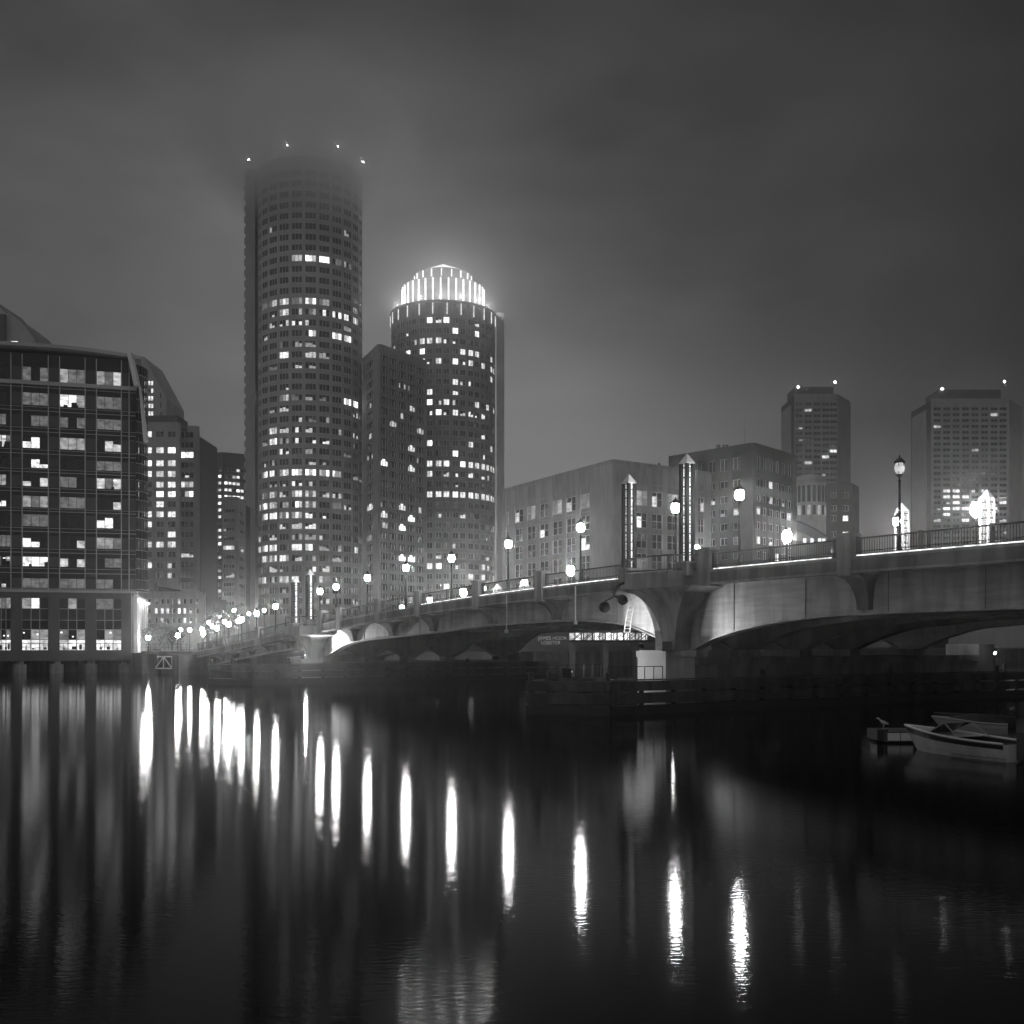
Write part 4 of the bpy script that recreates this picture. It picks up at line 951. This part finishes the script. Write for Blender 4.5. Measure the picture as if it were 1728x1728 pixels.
for yy in (Yt, Yt + 6):
    m.bar((x0, yy, zt_), (x1, yy, zt_), .16, "black_iron"); m.bar((x0, yy, zb_), (x1, yy, zb_), .25, "black_iron"); n = 12
    for i in range(n):
        a = x0 + (x1 - x0) * i / n; b = x0 + (x1 - x0) * (i + 1) / n; m.bar((a, yy, zb_), (b, yy, zt_), .09, "black_iron"); m.bar((b, yy, zt_), (b, yy, zb_), .11, "black_iron"); m.bar((b, yy, zb_), (a, yy, zt_), .05, "black_iron")
m.build("truss", tr); m = MB(); m.box(x0, x1, Yt + .3, Yt + 5.7, zb_ - .5, zb_ - .1, "dark_panel"); m.build("deck", tr)
m = MB()
for x in np.linspace(x0, x1, 5): m.box(x - .5, x + .5, Yt, Yt + 6, -8, zb_ - .5, "dark_concrete")
m.build("pier", tr)
# left quay: walkway with rail, lattice gangway
qy = thing("quay_walkway", "railed walkway on the bank between the glass block and the bridge", "walkway")
m = MB(); xa, xb = kx(238) * 163, kx(322) * 163; m.box(xa, xb, 163, 177, zat(1100, 163) - .35, zat(1099, 163), "dark_concrete"); m.build("deck", qy)
m = MB()
for x in np.linspace(xa, xb, 12): m.bar((x, 163.2, zat(1099, 163)), (x, 163.2, zat(1087, 163)), .04, "rail_steel")
m.bar((xa, 163.2, zat(1087, 163)), (xb, 163.2, zat(1087, 163)), .04, "rail_steel"); m.bar((xa, 163.2, zat(1092, 163)), (xb, 163.2, zat(1092, 163)), .03, "rail_steel"); m.build("handrail", qy)
m = MB(); m.box(xa, xa + .8, 163.4, 176, -8, zat(1100, 163) - .36, "dark_concrete"); m.build("support", qy)
gw = thing("gangway", "pale lattice gangway with crossed braces under the bank walkway", "gangway")
m = MB(); xa, xb = kx(262) * 162, kx(318) * 162; za, zb = zat(1128, 162), zat(1108, 162)
for z in (za, zb): m.bar((xa if z == za else xa + .3, 162, z), (xb, 162, z), .12, "pale_concrete")
for i in range(4):
    a = xa + (xb - xa) * i / 4; b = xa + (xb - xa) * (i + 1) / 4; m.bar((a, 162, za if i % 2 == 0 else zb), (b, 162, zb if i % 2 == 0 else za), .09, "pale_concrete"); m.bar((b, 162, za), (b, 162, zb), .07, "pale_concrete")
m.build("truss", gw); m = MB(); m.box(xa, xb, 162.1, 163.3, za, za + .12, "timber"); m.build("deck", gw)
# abutment of the bridge on the far bank
m = MB(); m.prism([B(107.5, -2.5, 0)[:2], B(116, -2.5, 0)[:2], B(116, W + 2, 0)[:2], B(107.5, W + 2, 0)[:2]][::-1], -8, zd(108) - .55, "dark_concrete"); m.build("abutment", bridge)
# bank lamps
bank = [(300, 1072, 172, "bank lamp nearest the gangway, left of the bridge end"), (250, 1076, 176, "low lamp by the tree beside the glass block"), (305, 1063, 215, "left lamp of a pair before the low pale building"), (320, 1063, 215, "right lamp of a pair before the low pale building"),
        (341, 1062, 205, "bank lamp at the bridge end, right of the pair"), (352, 1050, 235, "street lamp beyond the bridge end, below the dark slab tower"), (372, 1040, 240, "street lamp beyond the bridge end, below the banded block"), (395, 1030, 245, "street lamp beyond the bridge end at the tallest tower's left foot"),
        (343, 1069, 190, "bank lamp in the glare at the bridge end, lowest of that cluster"), (357, 1056, 225, "bank lamp in the glare at the bridge end, left of the banded block"), (379, 1049, 212, "low bank lamp in the glare under the banded block"),
        (402, 1048, 206, "low bank lamp under the tallest tower's left edge"), (420, 1036, 250, "bank lamp at the foot of the tallest tower, left of the farther pylons"), (446, 1030, 262, "bank lamp at the foot of the tallest tower, nearest the farther pylons"),
        (1679, 1102, 144, "small lamp on a post beyond the nearer pier, low at right")]
for px, py, Y, lab in bank:
    z0 = GZ if Y > 160 else -1
    street_lamp(lab, (kx(px) * Y, Y, z0), zat(py, Y) - z0 if Y > 160 else zat(py, Y) - z0, group="street lamps on the far bank", r=.33 if Y > 170 else .12)
# ------------------------------------------------------------------ trees
def tree(label, x, y, z0, h, r, seed):
    random.seed(seed); t_ = thing("tree", label, "tree", (x, y, z0), "small trees on the far bank")
    m = MB(); m.bar((0, 0, 0), (.1, 0, h * .45), .16, "bark", 7, .1)
    for i in range(7):
        a = random.uniform(0, 2 * PI); e = (r * .7 * math.cos(a), r * .7 * math.sin(a), h * random.uniform(.6, .95)); m.bar((.1, 0, h * random.uniform(.3, .45)), e, .07, "bark", 5, .02)
    m.build("trunk", t_); m = MB()
    cl = [(random.gauss(0, r * .45), random.gauss(0, r * .45), h * random.uniform(.45, 1.0), random.uniform(.3, .62) * r) for i in range(16)]
    for i in range(1500):
        c = random.choice(cl); d = Vector((random.gauss(0, 1), random.gauss(0, 1), random.gauss(0, 1))).normalized() * c[3] * random.uniform(.5, 1.1)
        p = Vector(c[:3]) + d; a = Vector((random.gauss(0, 1), random.gauss(0, 1), random.gauss(0, 1))).normalized() * .13; b_ = a.orthogonal().normalized() * .09
        m.poly([p - a, p + b_, p + a, p - b_], "leaf")
    m.build("crown", t_)
tree("bushy small tree on the bank just right of the glass block", kx(270) * 180, 180, GZ, 4.6, 2.0, 1)
tree("small tree on the bank, second from the glass block", kx(290) * 186, 186, GZ, 3.6, 1.5, 2)
tree("slender tree beyond the bridge end", kx(352) * 215, 215, GZ, 6.5, 2.2, 3)
tree("taller tree beyond the bridge end, before the banded block", kx(385) * 230, 230, GZ, 8.5, 2.8, 4)
random.seed(21)
# ================================================================== BOATS
def hull_boat(name, label, bow, stern, beam, free, mat, group, stripe=True, cover=False, wind=False):
    bow = Vector(bow); st = Vector(stern); d = bow - st; L = d.length; rz = math.atan2(d.y, d.x)
    o = thing(name, label, "boat", (st.x, st.y, 0), group, rz)
    n = 14; secs = []
    for i in range(n + 1):
        t = i / n; x = L * t; hb = beam / 2 * (1 - max(0, (t - .45) / .55) ** 2.3) * (.9 + .1 * min(1, t * 3)); hb = max(hb, .02)
        sh = free * (.86 + .38 * t ** 2); keel = -.28 + .30 * max(0, (t - .72) / .28) ** 2 + (sh - .1) * max(0, (t - .93) / .07) * .0; rake = .75 * max(0, (t - .6) / .4) ** 2
        secs.append([(x + rake * f, y * hb, z) for (y, z, f) in ((-1, sh, 1), (-.97, sh * .72, .75), (-.86, sh * .35, .4), (-.72, -.02, .0), (0, keel, -.2), (.72, -.02, .0), (.86, sh * .35, .4), (.97, sh * .72, .75), (1, sh, 1))])
    m = MB()
    for a, b in zip(secs, secs[1:]):
        for j in range(8):
            mt = "boat_stripe" if stripe and j in (0, 7) else mat; m.poly([a[j], a[j + 1], b[j + 1], b[j]], mt)
    m.poly(secs[0][::-1], mat); m.poly(secs[-1], mat); m.build("hull", o)
    m = MB()
    for a, b in zip(secs, secs[1:]):
        for sgn, j in ((1, 0), (-1, 8)): m.bar((a[j][0], a[j][1], a[j][2] + .03), (b[j][0], b[j][1], b[j][2] + .03), .05, "white_paint" if stripe else mat, 5)
    m.build("gunwale", o); m = MB(); k = int(n * .55)
    for a, b in zip(secs[k:], secs[k + 1:]): m.poly([a[0], b[0], b[8], a[8]], mat)
    m.build("foredeck", o); m = MB()
    for a, b in zip(secs[:k], secs[1:k + 1]):
        m.poly([(a[0][0], a[0][1] * .85, .12), (b[0][0], b[0][1] * .85, .12), (b[8][0], b[8][1] * .85, .12), (a[8][0], a[8][1] * .85, .12)], "dark_panel")
    for x in (L * .15, L * .35): m.box(x, x + .4, -beam * .38, beam * .38, .12, free * .75, "canvas")
    m.build("cockpit", o)
    if wind:
        m = MB(); x = L * .62; zz = free * 1.0
        for sgn in (-1, 1):
            m.bar((x - 1.0, sgn * beam * .42, zz), (x - .2, sgn * beam * .36, zz + .52), .022, "grey_metal"); m.bar((x - .2, sgn * beam * .36, zz + .52), (x + .8, sgn * beam * .34, zz + .04), .022, "grey_metal")
        m.bar((x - .2, -beam * .36, zz + .52), (x - .2, beam * .36, zz + .52), .022, "grey_metal"); m.poly([(x - .2, -beam * .36, zz + .5), (x - .2, beam * .36, zz + .5), (x + .8, beam * .3, zz + .04), (x + .8, -beam * .3, zz + .04)], "glass"); m.build("windscreen", o)
        m = MB(); m.box(-.35, -.02, -.22, .22, .1, free + .35, "dark_panel"); m.box(-.3, -.1, -.08, .08, -.6, .1, "dark_panel"); m.build("outboard_motor", o)
    if cover:
        m = MB(); prev = None
        for i in range(8):
            t = i / 7; a = secs[int(t * n * .9)]; hh = .35 * math.sin(PI * (t * .9 + .05)); ring = [(a[0][0], a[0][1], a[0][2] + .05), (a[0][0], a[0][1] * .4, a[0][2] + .05 + hh), (a[8][0], a[8][1] * .4, a[8][2] + .05 + hh), (a[8][0], a[8][1], a[8][2] + .05)]
            if prev:
                for j in range(3): m.poly([prev[j], ring[j], ring[j + 1], prev[j + 1]], "canvas")
            prev = ring
        m.build("cover", o)
    return o
hull_boat("motorboat", "white open motorboat with a dark stripe, moored at the right edge", (kx(1549) * 47.5, 47.5), (kx(1722) * 42.6, 42.6), 2.0, .78, "gelcoat", "boats moored at the right", wind=True)
hull_boat("dinghy", "grey covered dinghy lying just behind the white motorboat", (kx(1600) * 55, 55), (kx(1700) * 54, 54), 1.6, .7, "grey_metal", "boats moored at the right", stripe=False, cover=True)
hull_boat("skiff", "low dark skiff, farthest of the boats at the right", (kx(1600) * 63, 63), (kx(1712) * 62, 62), 1.5, .45, "dark_panel", "boats moored at the right", stripe=False)
dk = thing("floating_dock", "small low float with pale end panels ahead of the motorboat's bow", "floating dock")
Yd = 50.5; m = MB(); xa, xb = kx(1494) * Yd, kx(1560) * Yd; m.box(xa, xb, Yd, Yd + 2.6, .05, .5, "timber"); m.box(xa - .3, xa + .2, Yd + .2, Yd + 1.2, .1, .6, "wet_timber"); m.build("deck", dk)
for i in range(2):
    m = MB(); a = xa + .1 + i * .58; m.box(a, a + .54, Yd - .06, Yd - .005, .12, .46, "white_paint"); m.build("end_panel", dk)
for nm_, lab_, a_, b_ in (("mooring_line", "thin mooring rope from the motorboat's bow to the small float", (kx(1549) * 47.5 - .1, 47.3, 1.0), (kx(1545) * Yd, Yd + .4, .55)),
                          ("mooring_line", "thin mooring rope sagging from the motorboat's stern past the picture edge", (kx(1715) * 42.8, 42.9, .8), (kx(1790) * 46, 46, 1.4))):
    m = MB(); A = Vector(a_); Bv = Vector(b_); pts = [A.lerp(Bv, i / 8) - Vector((0, 0, .5 * math.sin(PI * i / 8) * (A - Bv).length * .12)) for i in range(9)]; m.tube(pts, .018, "trim"); tag(m.build(nm_), lab_, "rope", "mooring ropes")
# gull standing on the float
gull = MB(); gx, gy, gzz = kx(1491) * 51.2, 51.2, .6
prof = [(-.24, .02, .02), (-.15, .05, .05), (-.03, .085, .085), (.08, .08, .085), (.15, .05, .06), (.19, .036, .04), (.23, .05, .05), (.28, .035, .035), (.31, .012, .012), (.36, .008, .01)]
zz = [.22, .24, .27, .31, .37, .43, .47, .48, .47, .465]; prev = None
for (x, ry_, rz_), z in zip(prof, zz):
    ring = [(gx - x, gy + ry_ * math.cos(a), gzz + z + rz_ * math.sin(a)) for a in [2 * PI * j / 8 for j in range(8)]]
    if prev:
        for j in range(8): gull.poly([prev[j], prev[(j + 1) % 8], ring[(j + 1) % 8], ring[j]], "feather")
    prev = ring
for dy in (-.03, .03): gull.bar((gx, gy + dy, gzz), (gx, gy + dy, gzz + .2), .008, "feather")
tag(gull.build("gull", None, True), "pale gull standing on the end of the small float", "gull")
# ================================================================== HAZE
def volume(name, density, aniso, grad=None):
    m = bpy.data.materials.new(name); m.use_nodes = True; t = m.node_tree; t.nodes.clear(); MATS[name] = m
    o = t.nodes.new("ShaderNodeOutputMaterial"); v = t.nodes.new("ShaderNodeVolumePrincipled"); t.links.new(v.outputs[0], o.inputs['Volume'])
    v.inputs['Color'].default_value = (.93, .93, .93, 1); v.inputs['Density'].default_value = density; v.inputs['Anisotropy'].default_value = aniso
    return m, t, v
volume("haze", .0005, .92)
mb = MB(); mb.box(-1400, 1400, -40, 1300, -10, 240, "haze"); hz = mb.build("haze"); kind(hz, "stuff")

m, t, v = volume("low_cloud", 0, .2); v.inputs["Color"].default_value = (1, 1, 1, 1)
tcn = t.nodes.new("ShaderNodeTexCoord")
nn = t.nodes.new("ShaderNodeTexNoise"); nn.inputs['Scale'].default_value = .03; nn.inputs['Detail'].default_value = 2; t.links.new(tcn.outputs['Object'], nn.inputs['Vector'])
vl = t.nodes.new("ShaderNodeVectorMath"); vl.operation = 'DIVIDE'; t.links.new(tcn.outputs['Object'], vl.inputs[0]); vl.inputs[1].default_value = (56, 50, 40)
ln = t.nodes.new("ShaderNodeVectorMath"); ln.operation = 'LENGTH'; t.links.new(vl.outputs[0], ln.inputs[0])
zf = M2('MULTIPLY_ADD', nn.outputs[0], .3, t, c=ln.outputs['Value'])
mr = t.nodes.new("ShaderNodeMapRange"); mr.interpolation_type = 'SMOOTHSTEP'; t.links.new(zf, mr.inputs[0]); mr.inputs[1].default_value = 1.1; mr.inputs[2].default_value = .35; mr.inputs[3].default_value = 0; mr.inputs[4].default_value = .078
t.links.new(mr.outputs[0], v.inputs['Density'])
mb = MB(); mb.box(-75, 75, -60, 60, -47, 35, "low_cloud"); lc = mb.build("low_cloud"); lc.location = (-79, 430, 196); kind(lc, "stuff")

m, t, v = volume("crown_halo_mist", 0, .35); v.inputs["Color"].default_value = (1, 1, 1, 1)  # ball of mist added round the crown to carry its halo
tcn = t.nodes.new("ShaderNodeTexCoord")
ln = t.nodes.new("ShaderNodeVectorMath"); ln.operation = 'LENGTH'; t.links.new(tcn.outputs['Object'], ln.inputs[0])
nn = t.nodes.new("ShaderNodeTexNoise"); nn.inputs['Scale'].default_value = .04; nn.inputs['Detail'].default_value = 2; t.links.new(tcn.outputs['Object'], nn.inputs['Vector'])
zf = M2('MULTIPLY_ADD', nn.outputs[0], 26, t, c=ln.outputs['Value'])
mr = t.nodes.new("ShaderNodeMapRange"); mr.interpolation_type = 'SMOOTHSTEP'; t.links.new(zf, mr.inputs[0]); mr.inputs[1].default_value = 66; mr.inputs[2].default_value = 12; mr.inputs[3].default_value = 0; mr.inputs[4].default_value = .0075
t.links.new(mr.outputs[0], v.inputs['Density'])
mb = MB(); mb.box(-62, 62, -62, 62, -62, 62, "crown_halo_mist"); lc = mb.build("low_cloud"); lc.location = (c2x, c2y - 4, ZT2 + 14); kind(lc, "stuff")
